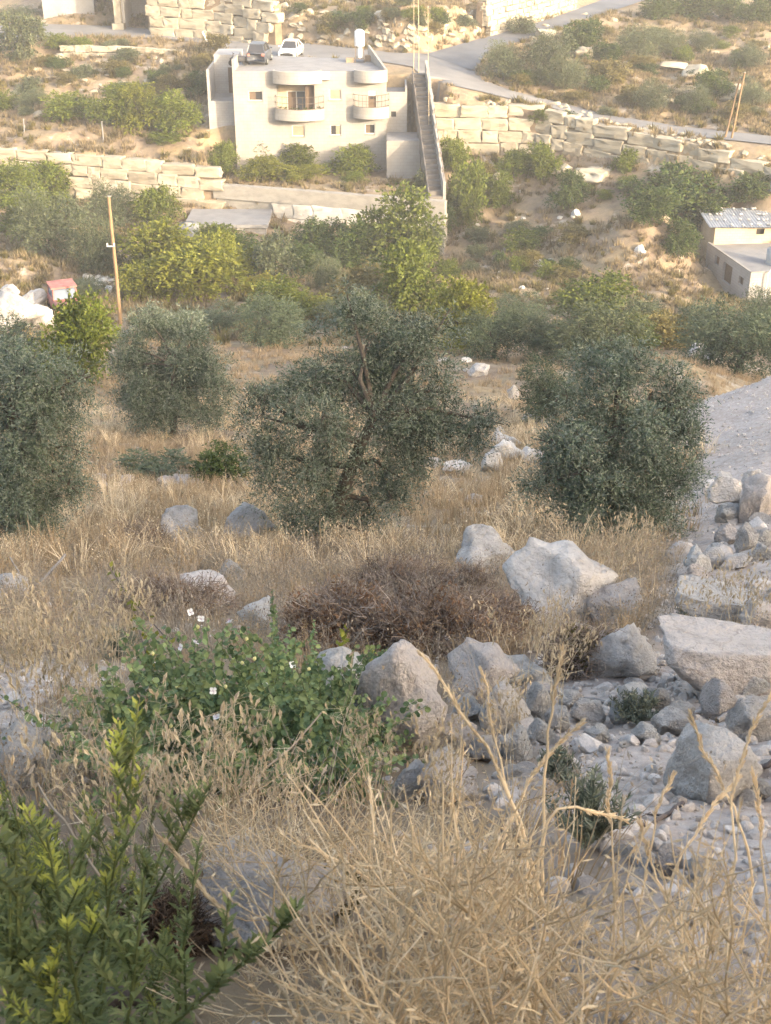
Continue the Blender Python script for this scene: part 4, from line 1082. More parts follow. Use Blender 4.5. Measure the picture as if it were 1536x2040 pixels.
TREES = [
 # slope beyond the right road
 ('olive',1005,162,78,72,'grey olive tree at the inner corner of the road junction'),
 ('olive',1086,168,96,92,'broad dark olive tree right of the road junction'),
 ('olive',1128,182,80,60,'olive tree in front of the broad one beside the junction'),
 ('dark',1160,108,80,62,'bushy tree above the junction, beside the climbing lane'),
 ('oshrub',1040,70,60,34,'low grey bush beside the climbing lane'),
 ('dark',1215,128,56,40,'dark round bush on the pale upper right slope'),
 ('olive',1272,122,86,66,'olive tree standing halfway up the right slope'),
 ('ochre',1222,172,70,42,'dry brownish shrub in the middle of the right slope'),
 ('olive',1330,112,70,46,'grey olive tree right of the halfway one on the right slope'),
 ('olive',1300,224,66,62,'olive tree near the right road, left of its neighbours'),
 ('olive',1385,228,60,54,'pale grey olive tree just above the right road'),
 ('dark',1420,200,76,56,'dark green tree above the pale olive by the right road'),
 ('olive',1500,218,60,50,'olive tree right of the pair of leaning poles'),
 ('dark',1312,40,70,44,'green tree at the top beside the end of the lane'),
 ('dark',1382,44,84,60,'tall green tree at the top of the right slope'),
 ('dark',1450,36,74,50,'dense green tree at the top edge, right of centre slope'),
 ('dark',1510,50,72,58,'dense green tree in the top right corner'),
 ('olive',1400,108,52,44,'small olive tree under the top right trees'),
 ('olive',1490,138,66,46,'olive tree on the far right of the upper slope'),
 ('ochre',1150,205,60,22,'low dry bush on the verge of the right road'),
 ('oshrub',1210,230,34,16,'tiny grey bush at the edge of the right road'),
 ('ochre',1262,206,60,34,'brown bush left of the olive near the right road'),
 # behind the road and on the left slope
 ('shrub',352,64,64,58,'green bush growing against the yellowish top wall'),
 ('oshrub',44,118,92,84,'big grey green bush at the left edge under the road'),
 ('ochre',432,106,52,36,'dry bush at the corner of the left wing of the house'),
 ('olive',30,46,80,30,'grey bush on the pale slope in the top left corner'),
 ('gshrub',132,246,92,58,'green shrub on the left slope between the bushes'),
 ('olive',62,218,66,40,'small olive bush on the left slope'),
 ('green',228,262,96,78,'green tree on the left terrace, left of a similar one'),
 ('lime',285,262,92,92,'bright green tree in the middle of the left terrace'),
 ('green',352,268,84,82,'leafy tree on the left terrace near the house'),
 ('dark',398,196,46,50,'dark bush beside the left wing of the house'),
 ('gshrub',8,226,50,40,'green bush cut by the left edge above the terrace'),
 ('shrub',118,140,50,22,'low bush on the upper left slope'),
 ('ochre',230,150,60,24,'brown bush on the upper left slope'),
 ('ochre',310,200,60,24,'brown bush above the bright green terrace tree'),
 ('gshrub',330,290,80,20,'low green plants at the foot of the terrace tree'),
 # house garden
 ('green',443,352,60,66,'leafy tree at the left corner of the house'),
 ('tall',533,338,44,70,'slender pointed tree against the house facade'),
 ('green',592,346,70,56,'rounded tree against the middle of the facade'),
 ('lime',520,362,96,46,'sprawling green vine at the foot of the slender tree'),
 ('lime',600,362,84,34,'low green vine at the foot of the rounded tree'),
 ('green',700,350,84,58,'spreading fig tree under the right balcony'),
 ('green',706,366,50,24,'low green plant in front of the fig tree'),
 ('gshrub',796,350,38,48,'round clipped bush by the lower room of the house'),
 ('oshrub',845,382,36,42,'small grey bush beside the stairway'),
 # right of the stairs
 ('green',902,352,62,68,'green bush just right of the stairway top'),
 ('green',930,456,84,124,'tall leafy tree right of the corner pier'),
 ('green',992,420,66,66,'green tree under the middle of the block wall'),
 ('ochre',965,372,44,42,'yellowish shrub between the green trees below the block wall'),
 ('green',1022,362,66,54,'bushy green tree in the row under the block wall'),
 ('green',1080,366,72,72,'leafy tree under the block wall, right of the bushy one'),
 ('gshrub',1078,282,40,26,'green bush growing out of the block wall'),
 ('dark',1136,420,76,74,'round green tree on the dry slope below the block wall'),
 ('gshrub',1245,346,48,44,'small green bush at the foot of the block wall'),
 ('dark',1348,446,180,100,'great dark green tree left of the small house'),
 ('dark',1408,464,80,66,'dark tree touching the small house'),
 ('dark',1300,462,100,72,'green tree in front of the great dark one'),
 ('dark',1352,524,74,76,'green bush on the flank of the grassy mound'),
 ('shrub',1500,412,80,56,'dark tree behind the sheet roof of the small house'),
 ('shrub',1452,604,50,22,'low bush at the corner of the small house'),
 ('gshrub',1042,506,76,50,'green shrub on the dry slope above the centre trees'),
 ('gshrub',892,560,46,44,'small bright shrub under the corner pier'),
 ('oshrub',950,520,40,34,'grey shrub right of the corner pier foot'),
 ('ochre',1150,480,80,34,'low dry shrub on the left side of the mound'),
 ('ochre',1120,560,60,30,'dry shrub below the mound'),
 # valley trees left
 ('green',28,414,104,88,'green tree at the left edge under the block wall'),
 ('green',100,410,84,86,'green tree under the left block wall'),
 ('olive',100,520,150,140,'large grey green tree above the golden mound'),
 ('olive',205,552,100,118,'dark olive tree left of the utility pole'),
 ('olive',222,460,90,92,'olive tree behind the utility pole'),
 ('green',308,462,86,90,'bright green round tree below the end of the block wall'),
 ('lime',330,560,150,120,'big yellow green tree right of the utility pole'),
 ('lime',385,604,170,124,'wide yellow green tree in the middle left'),
 ('lime',290,604,110,90,'yellow green tree beside the foot of the utility pole'),
 ('olive',160,596,90,40,'grey bush on the rubble left of the pole'),
 ('green',160,770,150,178,'green tree in front of the red truck'),
 ('green',430,508,80,60,'green bush in front of the grey shed'),
 # valley trees centre
 ('oshrub',545,572,86,100,'grey green tree below the shed roof'),
 ('dark',488,548,90,80,'dark tree in front of the flat roofed shed'),
 ('dark',640,528,100,88,'green tree before the white blocks of the garden wall'),
 ('green',792,540,150,164,'tall green tree in front of the garden wall'),
 ('dark',710,540,96,98,'dark tree left of the tall one by the garden wall'),
 ('dark',600,548,76,62,'dark bush beside the tree before the white blocks'),
 ('green',818,640,124,158,'bright green tree standing below the tall one'),
 ('olive',648,580,70,74,'small grey olive in the middle of the grove'),
 ('ochre',706,628,150,96,'wide ochre tinted shrub above the central olive'),
 ('yellow',515,594,86,48,'bright yellow shrub among the green trees'),
 ('lime',600,640,120,60,'yellowish bush left of the ochre shrub'),
 ('oshrub',860,520,50,80,'grey shrub against the corner pier'),
 ('olive_dark',540,690,136,112,'spreading olive tree behind the central olive, left side'),
 ('olive_dark',450,660,120,60,'olive tree between the yellow shrub and the round olive'),
 ('olive',700,660,120,80,'olive tree just behind the top of the central olive'),
 ('lime',918,696,112,140,'bright green almond tree right of the central olive'),
 ('olive_dark',985,716,124,112,'olive tree right of the almond tree'),
 ('green',1186,640,158,94,'glossy green tree in the middle right'),
 ('olive',1090,716,140,100,'olive tree left of the yellow tinged one'),
 ('olive',1195,730,170,130,'olive tree with yellow tinged top in the middle right'),
 ('ochre',1332,694,96,70,'dry ochre shrub in front of the dusty track'),
 ('oshrub',1290,640,90,44,'grey shrub under the mound'),
 ('olive_dark',1480,752,220,160,'big dark olive tree at the right edge'),
 ('olive_dark',1400,690,110,90,'olive tree behind the big one at the right edge'),
 ('olive_dark',1520,660,90,90,'olive tree below the small house at the right edge'),
 ('olive_dark',1108,850,150,150,'olive bush joined to the left of the right foreground olive'),
 ('olive_dark',20,760,190,130,'pale olive tree above the left foreground olive'),
 ('lime',450,560,110,96,'yellow green tree between the wide one and the small grey tree'),
 ('green',560,650,120,90,'green tree right behind the spreading olive'),
 ('dark',880,470,60,60,'dark green bush against the corner pier'),
 ('olive',350,680,120,70,'olive tree behind the round olive at left'),
 ('green',60,470,110,90,'green tree under the left edge of the block wall'),
 ('olive',760,600,100,80,'grey olive between the tall green tree and the ochre shrub'),
 ('olive_dark',1040,660,110,80,'dark olive behind the almond tree'),
 ('green',1260,700,100,70,'green tree right of the yellow tinged olive'),
 ('shrub',440,968,108,84,'small dark green bush on the stone edge left of the central olive'),
 ('oshrub',300,955,150,54,'low grey plants along the stone edge'),
]
for t in TREES: plant(*t)
bush_rng = random.Random(91)
for (X0, X1, Y0, Y1, n_, place_) in ((10, 400, 96, 262, 26, 'the left slope between road and terrace wall'), (1000, 1530, 60, 250, 34, 'the slope beyond the right road'), (900, 1150, 380, 580, 14, 'the dry slope under the right block wall'), (1200, 1330, 380, 420, 3, 'the bank behind the great dark tree'), (570, 950, 10, 80, 16, 'the rocky bank behind the road')):
    for q in range(n_):
        X, Y = bush_rng.uniform(X0, X1), bush_rng.uniform(Y0, Y1); kd = bush_rng.choice(['gshrub', 'oshrub', 'ochre', 'shrub', 'oshrub']); W_ = bush_rng.uniform(22, 56)
        if float(road_mask(*[np.array([v]) for v in G(X, Y)[:2]])[0]) > 0: continue
        plant(kd, X, Y, W_, W_ * bush_rng.uniform(.45, .75), {'gshrub': 'green', 'oshrub': 'greyish', 'ochre': 'dry brown', 'shrub': 'dark'}[kd] + (' small' if W_ < 36 else ' low') + ' shrub on ' + place_, None, 'shrubs on ' + place_)

# the four big olives of the foreground slope, each grown from its own limbs
def big_olive(base_px, lobes_px, label, trunk_px, seed, leaves, behind=.0, lf=.82, tdy=.05):
    b = G(*base_px); dd = depth(b); s = dd / FPX; r = np.random.default_rng(seed)
    el = math.atan2(-b[2], b[1])
    o = empty('olive_tree', b); tag(o, label, 'tree')
    def loc(X, Y, dy=0.0):
        d = ray(X, Y); t = (b[1] + dy) / d[1]; return np.array([d[0] * t - b[0], dy, d[2] * t - b[2]])
    lobes = []; mains = []
    for q in lobes_px:
        X, Y, rad = q[:3]; dy = q[3] if len(q) > 3 else r.uniform(-.35, .35)
        c = loc(X, Y, dy + behind); R0 = rad * s * .92; mains.append(c)
        for k in range(7):
            d = rand_dirs(r, 1)[0]; rr = R0 * r.uniform(.22, .46)
            p = c + d * (R0 - rr) * r.uniform(.75, 1.35)
            if p[2] < rr * .3: p[2] = rr * .3
            lobes.append((*p, rr))
    V, Fq = spray(r, lobes, leaves // 12, 12, .30 * lf, .062 * lf, .0155 * lf, .35, .25)
    V[:, 2] = np.maximum(V[:, 2], -.3)
    obj('crown', mesh_np('crown', V, Fq), M['olive'], o)
    g = Geo(); tp_ = [np.array([0, .1, -.25])] + [loc(X, Y, tdy) for X, Y in trunk_px]
    g.tube(tp_, np.linspace(.12, .055, len(tp_)), 8)
    for c in mains:
        k = min(range(1, len(tp_)), key=lambda i: np.linalg.norm(tp_[i] - c)); sP = tp_[k]
        mid = (sP + c) / 2 + r.normal(size=3) * .08
        g.tube([sP, mid, c, c + (c - mid) * .5], [.042, .03, .017, .006], 6)
    g.build('trunk', M['bark'], o, True)
    g = Geo()
    for i in range(260):
        c = lobes[r.integers(len(lobes))]; d = rand_dirs(r, 1)[0]; p0 = np.array(c[:3]); p1 = p0 + d * c[3] * 1.1
        g.tube([p0, (p0 + p1) / 2 + r.normal(size=3) * .02, p1], [.007, .005, .003], 3)
    tw = g.build('twigs', M['bark'], o); tw['kind'] = 'stuff'
    return o
big_olive((640, 1088), [(730,690,100,.5),(640,740,100,.3),(820,700,85,.6),(560,840,95,0),(640,845,98,-.1),(760,800,110,.2),(860,780,85,.3),(910,845,62,.2),(840,880,80,.1),(595,950,95,-.15),(735,1005,80,.05),(780,940,80,-.1),(620,1045,70,-.2),(710,1055,55,-.1),(530,800,50,.1),(700,620,48,.5),(870,660,50,.6),(955,835,36,.2),(540,900,52,0)],
          'big central olive tree with a dark leaning trunk', [(655,1040),(680,985),(700,930),(722,880),(745,830)], 21, 108000, tdy=-.08)
big_olive((1215, 1092), [(1210,760,90,.4),(1290,800,90,.3),(1330,850,70,.2),(1140,850,75,.2),(1220,870,105,-.2),(1310,930,85,0),(1130,950,80,0),(1220,980,100,-.3),(1300,1010,80,-.1),(1150,1030,75,-.1),(1230,1050,70,-.2),(1110,885,45,.1),(1350,800,40,.2),(1250,720,48,.4),(1370,860,36,.1),(1080,960,42,.0)],
          'dense round olive tree on the right of the foreground slope', [(1215,1040),(1218,980),(1215,920),(1225,860)], 22, 90000)
big_olive((15, 1085), [(60,720,85,.3),(-20,760,100,.3),(110,790,70,.1),(40,850,105,-.1),(120,890,66,0),(-40,920,110,0),(60,960,95,-.2),(130,960,50,0),(20,1030,80,-.2),(80,1020,60,-.1),(-60,1020,90,0),(150,760,40,.1)],
          'large olive tree cut by the left edge of the picture', [(15,1030),(10,970),(25,900),(20,820)], 23, 80000)
big_olive((345, 866), [(340,690,72,.4),(280,700,52,.3),(410,720,52,.3),(300,770,66,0),(380,770,72,0),(440,760,40,.2),(270,760,44,.1),(345,820,56,-.2),(410,815,46,0),(290,820,42,0),(300,645,36,.4),(380,655,38,.4),(245,730,26,.1)],
          'round olive tree standing alone left of the central one', [(345,830),(342,780),(348,730)], 24, 80000, lf=1.4)

# ------------------------------------------------------------------ boulders and stones
def boulder(X, Y, W, Hh, label, m='limestone', shape=None, i=[0], rz=None, tilt=.12, push=.25, flat=1.0, deep=.75):
    b = G(X, Y + Hh * .36); dd = depth(b); w = W * dd / FPX * 1.1; hgt = Hh * dd / FPX * 1.18
    i[0] += 1; r = random.Random(900 + i[0])
    me = (SLABS if shape == 'slab' else ROCKS)[i[0] % (3 if shape == 'slab' else 8)]
    o = obj('boulder', me, M[m], None, (b[0], b[1] + w * push, b[2] + hgt * .30), (r.uniform(-tilt, tilt) * (.4 if shape else 1), r.uniform(-tilt, tilt) * (.4 if shape else 1), r.uniform(0, 6.28) if not shape else r.uniform(-.15, .15)), (w * .53, w * .5 * deep if rz is not None else w * .53, hgt * .66 * flat))
    tag(o, label, 'boulder')
    return o
B = [
 (368,1064,88,72,'round grey boulder in the dry grass left of the central olive','limestone_grey'),
 (488,1062,104,66,'grey boulder leaning against the foot of the central olive','limestone_grey'),
 (460,1144,48,30,'small grey rock in the brown grass below the leaning boulder','limestone_grey'),
 (18,1184,72,58,'grey boulder at the left edge below the left olive','limestone_grey'),
 (966,1118,134,74,'half buried grey boulder below the gap between the olives','limestone_grey'),
 (1142,1200,220,118,'broad blue grey boulder with a sloping orange flank','limestone'),
 (1235,1216,110,66,'low pinkish rock behind the broad blue grey boulder','limestone_pink'),
 (1425,1214,142,72,'flat topped grey block near the right edge','limestone_grey','slab'),
 (1520,1236,80,66,'pinkish rock at the right edge beside the flat topped block','limestone_pink'),
 (1250,1326,134,84,'angular pale boulder left of the biggest block','limestone'),
 (1432,1330,222,132,'biggest pale block at right with a dark stick on it','limestone_pink','slab'),
 (678,1372,120,122,'lumpy white boulder overgrown by the green caper bush','limestone_white'),
 (802,1420,172,196,'tall smooth pinkish white boulder in the centre','limestone_pink'),
 (975,1366,146,84,'pink tinged boulder right of the tall smooth one','limestone_pink'),
 (1030,1340,74,58,'white angular rock behind the pink tinged boulder','limestone_white'),
 (1070,1360,66,52,'pale pointed rock right of the white angular one','limestone_white'),
 (1266,1392,72,52,'white round stone resting on the dry branch','limestone_white'),
 (1010,1425,96,92,'grey pink rock under the pink tinged boulder','limestone'),
 (1075,1415,66,64,'pale rock beside the tip of the tall dry stalk','limestone_white'),
 (905,1470,82,60,'brownish rock at the right foot of the smooth boulder','limestone_pink'),
 (1030,1490,64,56,'pale flat faced stone below the grey pink rock','limestone_white'),
 (1180,1428,70,42,'flat pale stone left of the white round stone','limestone'),
 (1236,1425,44,42,'small upright pale stone under the white round stone','limestone_white'),
 (1310,1396,46,50,'grey stone wedged left under the biggest block','limestone_grey'),
 (1350,1425,60,46,'bluish round stone below the biggest block','limestone_grey'),
 (1440,1405,76,66,'brownish stone under the right end of the biggest block','limestone_pink'),
 (1500,1376,58,38,'white stone beside the right end of the biggest block','limestone_white'),
 (1345,1450,76,46,'pale wide stone in the rubble below the bluish one','limestone'),
 (1400,1470,66,46,'light brown stone in the rubble near the right','limestone_pink'),
 (1500,1450,110,78,'large pale rock at the right edge under the grey branch','limestone'),
 (1436,1548,180,130,'wide flat pale slab lying in the dust at right','limestone','slab'),
 (1512,1580,60,40,'grey stone on the wide flat slab','limestone_grey'),
 (1340,1728,62,60,'tan round stone behind the yellow stalks at right','limestone_pink'),
 (1398,1735,66,52,'grey round stone right of the tan one','limestone'),
 (1372,1832,60,42,'pale stone among the yellow stalks low at right','limestone_white'),
 (1290,1925,40,36,'small white round stone low among the yellow stalks','limestone_white'),
 (1060,1935,80,62,'white stone at the bottom between the stalks','limestone'),
 (36,1536,150,86,'pale bluish boulder at the left edge behind the yellow tips','limestone'),
 (478,1738,130,74,'pale rock under the bent dry stalk','limestone'),
 (545,1835,270,150,'broad pale ledge of rock behind the dry weeds at bottom','limestone_pink'),
 (905,1565,130,80,'pinkish rock partly hidden by dry stems in the middle','limestone_pink'),
 (835,1570,90,60,'pale rock under dry oats in the middle','limestone'),
 (510,1238,90,44,'flat pale rock above the caper bush','limestone_white'),
 (400,1190,110,50,'brownish flat rock in the grass above the caper bush','limestone_pink'),
 (1008,905,56,34,'white stone in the upper cluster between the two olives','limestone_white'),
 (985,925,44,34,'white stone leaning on the upper cluster between the olives','limestone_white'),
 (1000,880,40,22,'low white stone on top of the cluster between the olives','limestone_white'),
 (1060,838,34,24,'white stone near the left edge of the right olive','limestone_white'),
 (1088,842,24,18,'small white stone touching the right olive','limestone_white'),
 (998,862,22,14,'tiny white stone above the cluster between the olives','limestone_white'),
 (1022,884,30,16,'white stone right of the cluster between the olives','limestone_white'),
 (955,741,40,22,'grey rock on the straw slope right of the central olive','limestone_grey'),
 (1022,786,22,24,'grey upright rock on the straw slope between the olives','limestone_grey'),
 (950,1000,36,20,'grey stone in the brown grass between the olives','limestone_grey'),
 (858,926,36,24,'pale rock at the right edge of the central olive','limestone'),
 (1060,912,44,28,'pale rock at the left of the right olive','limestone_white'),
 (905,937,60,14,'low pale ledge right of the central olive','limestone'),
 (770,905,24,18,'pale stone showing through the central olive','limestone'),
 (1455,992,72,48,'pale rounded boulder on the right embankment','limestone'),
 (1515,1000,78,92,'big pinkish boulder at the right edge of the embankment','limestone_pink'),
 (1500,958,44,30,'small pale rock above the big pinkish boulder','limestone'),
 (1452,1030,58,36,'pale stone below the rounded boulder','limestone_white'),
 (1390,1124,50,52,'pale upright stone at the foot of the embankment','limestone_white'),
 (1454,1072,48,36,'pinkish stone in the embankment rubble','limestone_pink'),
 (1492,1082,48,66,'grey cracked boulder in the embankment rubble','limestone_grey'),
 (1522,1078,36,30,'grey block right of the cracked boulder','limestone_grey'),
 (1520,1106,44,28,'flat grey stone below the cracked boulder','limestone_grey'),
 (1425,1118,50,40,'whitish stone right of the upright one','limestone'),
 (1388,1160,54,44,'pale stone under the upright one at the foot of the embankment','limestone_pink'),
 (1325,1112,30,26,'grey stone at the edge of the right olive','limestone_grey'),
 (1432,1098,36,30,'tan stone in the middle of the embankment rubble','limestone'),
 (1475,1122,48,26,'low pale stone in the embankment rubble near the edge','limestone'),
 (1076,528,24,12,'white rock on the dry slope right of the garden wall','limestone_white'),
 (1277,502,22,18,'white rock on the face of the grassy mound','limestone_white'),
 (1148,427,22,12,'white rock beside the round tree on the dry slope','limestone_white'),
 (1390,702,34,28,'pale rock by the track near the right edge','limestone'),
 (1420,716,40,18,'low pale rock at the end of the track','limestone'),
 (990,366,26,34,'pale rock between the trees under the block wall','block'),
 (1190,352,70,26,'long pale ledge below the block wall','block'),
 (1120,342,40,22,'pale ledge stone under the block wall','block'),
 (880,232,30,24,'loose cream boulder at the corner of the right block wall','block'),
 (1385,92,44,22,'pale rock outcrop on the upper right slope','block'),
 (1395,150,56,24,'pale rocks on the middle of the right slope','block'),
 (1340,135,70,16,'long pale ledge on the right slope','block'),
 (1460,190,60,26,'pale rocks above the pair of leaning poles','block'),
 (1160,112,40,24,'pale rock by the tree above the junction','block'),
 (1085,70,40,20,'pale rock beside the climbing lane','block'),
]
for t in B: boulder(*t)
for i, (X, Y, W, Hh, lb, m_) in enumerate(((935,1420,56,46,'cream rock between the smooth boulder and the pink tinged one','limestone_white'),(1110,1440,52,44,'cream rock right of the tall stalk tip','limestone_white'),(960,1500,60,44,'pale rock under the grey pink rock','limestone'),(1080,1470,54,40,'whitish rock in the crowd right of the smooth boulder','limestone_white'),(1140,1400,48,36,'pale rock at the left end of the dry branch','limestone'),(1120,1500,50,34,'cream stone at the lower edge of the rock crowd','limestone_pink'),(880,1530,66,44,'pale stone at the foot of the smooth boulder','limestone_white'),(1190,1470,50,34,'cream stone in the rubble under the flat pale stone','limestone_white'),(1290,1470,54,34,'pale stone left of the pale wide stone','limestone_white'),(735,1520,60,50,'pale rock under the right end of the caper bush','limestone'))): boulder(X, Y, W, Hh, lb, m_)
# leaning white slab and rubble by the truck
def rubble_group(rows, label, group, m, meshes, name='boulder', cat='boulder'):
    for X, Y, W, Hh in rows:
        b = G(X, Y + Hh * .35); s = depth(b) / FPX
        o = obj(name, random.choice(meshes), M[m], None, (b[0], b[1] + W * s * .2, b[2] + Hh * s * .10), (random.uniform(-.3,.3), random.uniform(-.3,.3), random.uniform(0,6.28)), (W*s*.55, W*s*.5, Hh*s*.6))
        tag(o, label, cat, group)
o = boulder(62, 606, 76, 66, 'tall white slab leaning beside the red truck', 'limestone_grey'); o.rotation_euler = (0, R(-38), 0); o.scale = (1.55, .7, .62)
boulder(20, 632, 96, 62, 'heap of white broken rock at the left edge by the truck', 'limestone_grey')
boulder(18, 590, 44, 34, 'upright white rock at the left edge behind the heap', 'limestone_grey')
boulder(80, 640, 60, 40, 'white rock under the leaning slab', 'limestone_grey')
rubble_group([(random.uniform(165,235), random.uniform(545,580), random.uniform(16,34), random.uniform(10,18)) for _ in range(22)], 'pale broken stone in the rubble left of the utility pole', 'rubble left of the utility pole', 'block_white', STONES, 'stone', 'stone')
rubble_group([(random.uniform(168,505), 958 + random.uniform(-7,7), random.uniform(18,40), random.uniform(12,22)) for _ in range(24)], 'pale stone in the low edge left of the central olive', 'stones along the terrace edge', 'limestone_pink', STONES, 'stone', 'stone')
rubble_group([(x := random.uniform(565,955), np.interp(x, [565,800,955], [72,92,78]) - random.uniform(0, 62), random.uniform(10,34), random.uniform(8,18)) for _ in range(90)], 'cream rock in the steep bank behind the road', 'rocks in the bank behind the road', 'block', ROCKS[:4], 'rock', 'rock')
rubble_group([(x := random.uniform(300,560), np.interp(x, [300,560], [-2, 10]) - random.uniform(0, 25), random.uniform(18,40), random.uniform(12,24)) for _ in range(16)], 'yellowish rock on top of the top wall', 'rocks above the top wall', 'block', ROCKS[:4], 'rock', 'rock')
rubble_group([(x := random.uniform(870,1530), np.interp(x, [870,1100,1536], [196,218,318]) - random.uniform(0, 12), random.uniform(8,20), random.uniform(6,12)) for _ in range(60)], 'small pale rock on the strip between block wall and road', 'rocks between block wall and road', 'block', STONES, 'rock', 'rock')
rubble_group([(random.uniform(1060,1530), random.uniform(20,220), random.uniform(10,26), random.uniform(6,12)) for _ in range(46)], 'small pale rock scattered on the slope beyond the right road', 'rocks on the right slope', 'block', STONES, 'rock', 'rock')
rubble_group([(random.uniform(20,410), random.uniform(100,230), random.uniform(10,34), random.uniform(6,14)) for _ in range(36)], 'pale rock scattered on the left slope under the road', 'rocks on the left slope', 'block', STONES, 'rock', 'rock')
rubble_group([(random.uniform(890,1180), random.uniform(350,590), random.uniform(6,14), random.uniform(4,8)) for _ in range(34)], 'small pale rock on the dry slope below the block wall', 'rocks on the dry slope', 'block_white', STONES, 'rock', 'rock')
rubble_group([(random.uniform(480,1040), random.uniform(690,940), random.uniform(8,22), random.uniform(6,12)) for _ in range(40)], 'small pale stone in the straw between the foreground olives', 'stones in the straw slope', 'limestone', STONES, 'stone', 'stone')
def where(X, Y):
    """plain words for the neighbourhood, so that look-alikes can be told apart"""
    L = [(678,1372,'the lumpy white boulder'), (802,1440,'the tall smooth boulder'), (975,1370,'the pink tinged boulder'), (1250,1330,'the angular pale boulder'), (1432,1340,'the biggest pale block'), (1266,1395,'the white round stone'),
         (1436,1550,'the wide flat slab'), (1165,1640,'the grey green plant'), (1340,1730,'the tan round stone'), (1372,1832,'the pale stone low at right'), (1060,1935,'the white stone at the bottom'), (1240,1920,'the small white round stone'), (545,1835,'the broad pale ledge'), (478,1720,'the pale rock under the bent stalk'),
         (905,1565,'the half hidden pinkish rock'), (1030,1490,'the flat faced stone'), (1500,1450,'the large rock at the right edge'), (1400,1460,'the light brown stone'), (1455,992,'the rounded boulder of the embankment'), (1390,1124,'the upright stone'), (1492,1082,'the cracked boulder'), (1425,1214,'the flat topped block'), (1520,1010,'the big pinkish boulder'), (36,1536,'the bluish boulder at the left edge'), (60,1400,'the gravel at the left edge'), (700,1700,'the hooked pale weeds'), (750,1980,'the stubby golden stalk'), (1000,1760,'the crossing stalks'), (1200,1780,'the stalk bending left'), (1500,1820,'the stalk along the right edge'), (900,1900,'the arched stem')]
    x, y, n = min(L, key=lambda q: (q[0] - X) ** 2 + (q[1] - Y) ** 2)
    dx, dy = X - x, Y - y
    return ('below ' if dy > 0 else 'above ') + n if abs(dy) > abs(dx) else ('right of ' if dx > 0 else 'left of ') + n
# rubble: single stones down the right side and round the boulders
n = 0
rr = random.Random(31)
while n < 210:
    z_ = rr.random()
    if z_ < .62: X, Y = rr.uniform(880, 1560), rr.uniform(1370, 1960)
    elif z_ < .92: X, Y = rr.uniform(1330, 1560), rr.uniform(960, 1260)
    else: X, Y = rr.uniform(-20, 110), rr.uniform(1370, 1500)
    if 1080 < X < 1400 and 1500 < Y < 1640 and rr.random() < .8: continue
    p = G(X, Y); s = depth(p) / FPX; k = min(1, max(.45, abs(rr.gauss(.7, .3))))
    w = s * rr.choice([9, 12, 16, 20, 26, 34]) 
    o = obj('stone', STONES[n % 7], M[rr.choice(['rubble', 'rubble', 'limestone', 'limestone_pink'])], None, (p[0], p[1], p[2] + w * .15), (rr.uniform(-.4,.4), rr.uniform(-.4,.4), rr.uniform(0,6.28)), (w, w * rr.uniform(.65, 1), w * rr.uniform(.5, .8)))
    tag(o, ('large' if w / s > 19 else 'small') + ' loose pale stone in the rubble ' + where(X, Y), 'stone', 'loose rubble on the right' if z_ < .92 else 'loose rubble at the left edge')
    n += 1

# ------------------------------------------------------------------ scattered cover (uncountable): geometry nodes on point clouds
def scatter(name, pts, rot, scl, src_me, m, label, cat):
    me = bpy.data.meshes.new(name); me.vertices.add(len(pts)); me.vertices.foreach_set('co', np.asarray(pts, dtype=np.float32).ravel())
    a = me.attributes.new('rot', 'FLOAT_VECTOR', 'POINT'); a.data.foreach_set('vector', np.asarray(rot, dtype=np.float32).ravel())
    a = me.attributes.new('scl', 'FLOAT_VECTOR', 'POINT'); a.data.foreach_set('vector', np.asarray(scl, dtype=np.float32).ravel())
    o = bpy.data.objects.new(name, me); col.objects.link(o)
    src_me.materials.append(m) if not src_me.materials else None
    src = bpy.data.objects.new(name + '_piece', src_me)
    ng = bpy.data.node_groups.new(name, 'GeometryNodeTree')
    ng.interface.new_socket('Geometry', in_out='INPUT', socket_type='NodeSocketGeometry'); ng.interface.new_socket('Geometry', in_out='OUTPUT', socket_type='NodeSocketGeometry')
    gi = ng.nodes.new('NodeGroupInput'); go = ng.nodes.new('NodeGroupOutput'); ip = ng.nodes.new('GeometryNodeInstanceOnPoints'); oi = ng.nodes.new('GeometryNodeObjectInfo'); oi.inputs['Object'].default_value = src
    ra = ng.nodes.new('GeometryNodeInputNamedAttribute'); ra.data_type = 'FLOAT_VECTOR'; ra.inputs['Name'].default_value = 'rot'
    sa = ng.nodes.new('GeometryNodeInputNamedAttribute'); sa.data_type = 'FLOAT_VECTOR'; sa.inputs['Name'].default_value = 'scl'
    ng.links.new(gi.outputs[0], ip.inputs['Points']); ng.links.new(oi.outputs['Geometry'], ip.inputs['Instance']); ng.links.new(ra.outputs['Attribute'], ip.inputs['Rotation']); ng.links.new(sa.outputs['Attribute'], ip.inputs['Scale']); ng.links.new(ip.outputs[0], go.inputs[0])
    md = o.modifiers.new('scatter', 'NODES'); md.node_group = ng
    return tag(o, label, cat, kind='stuff')
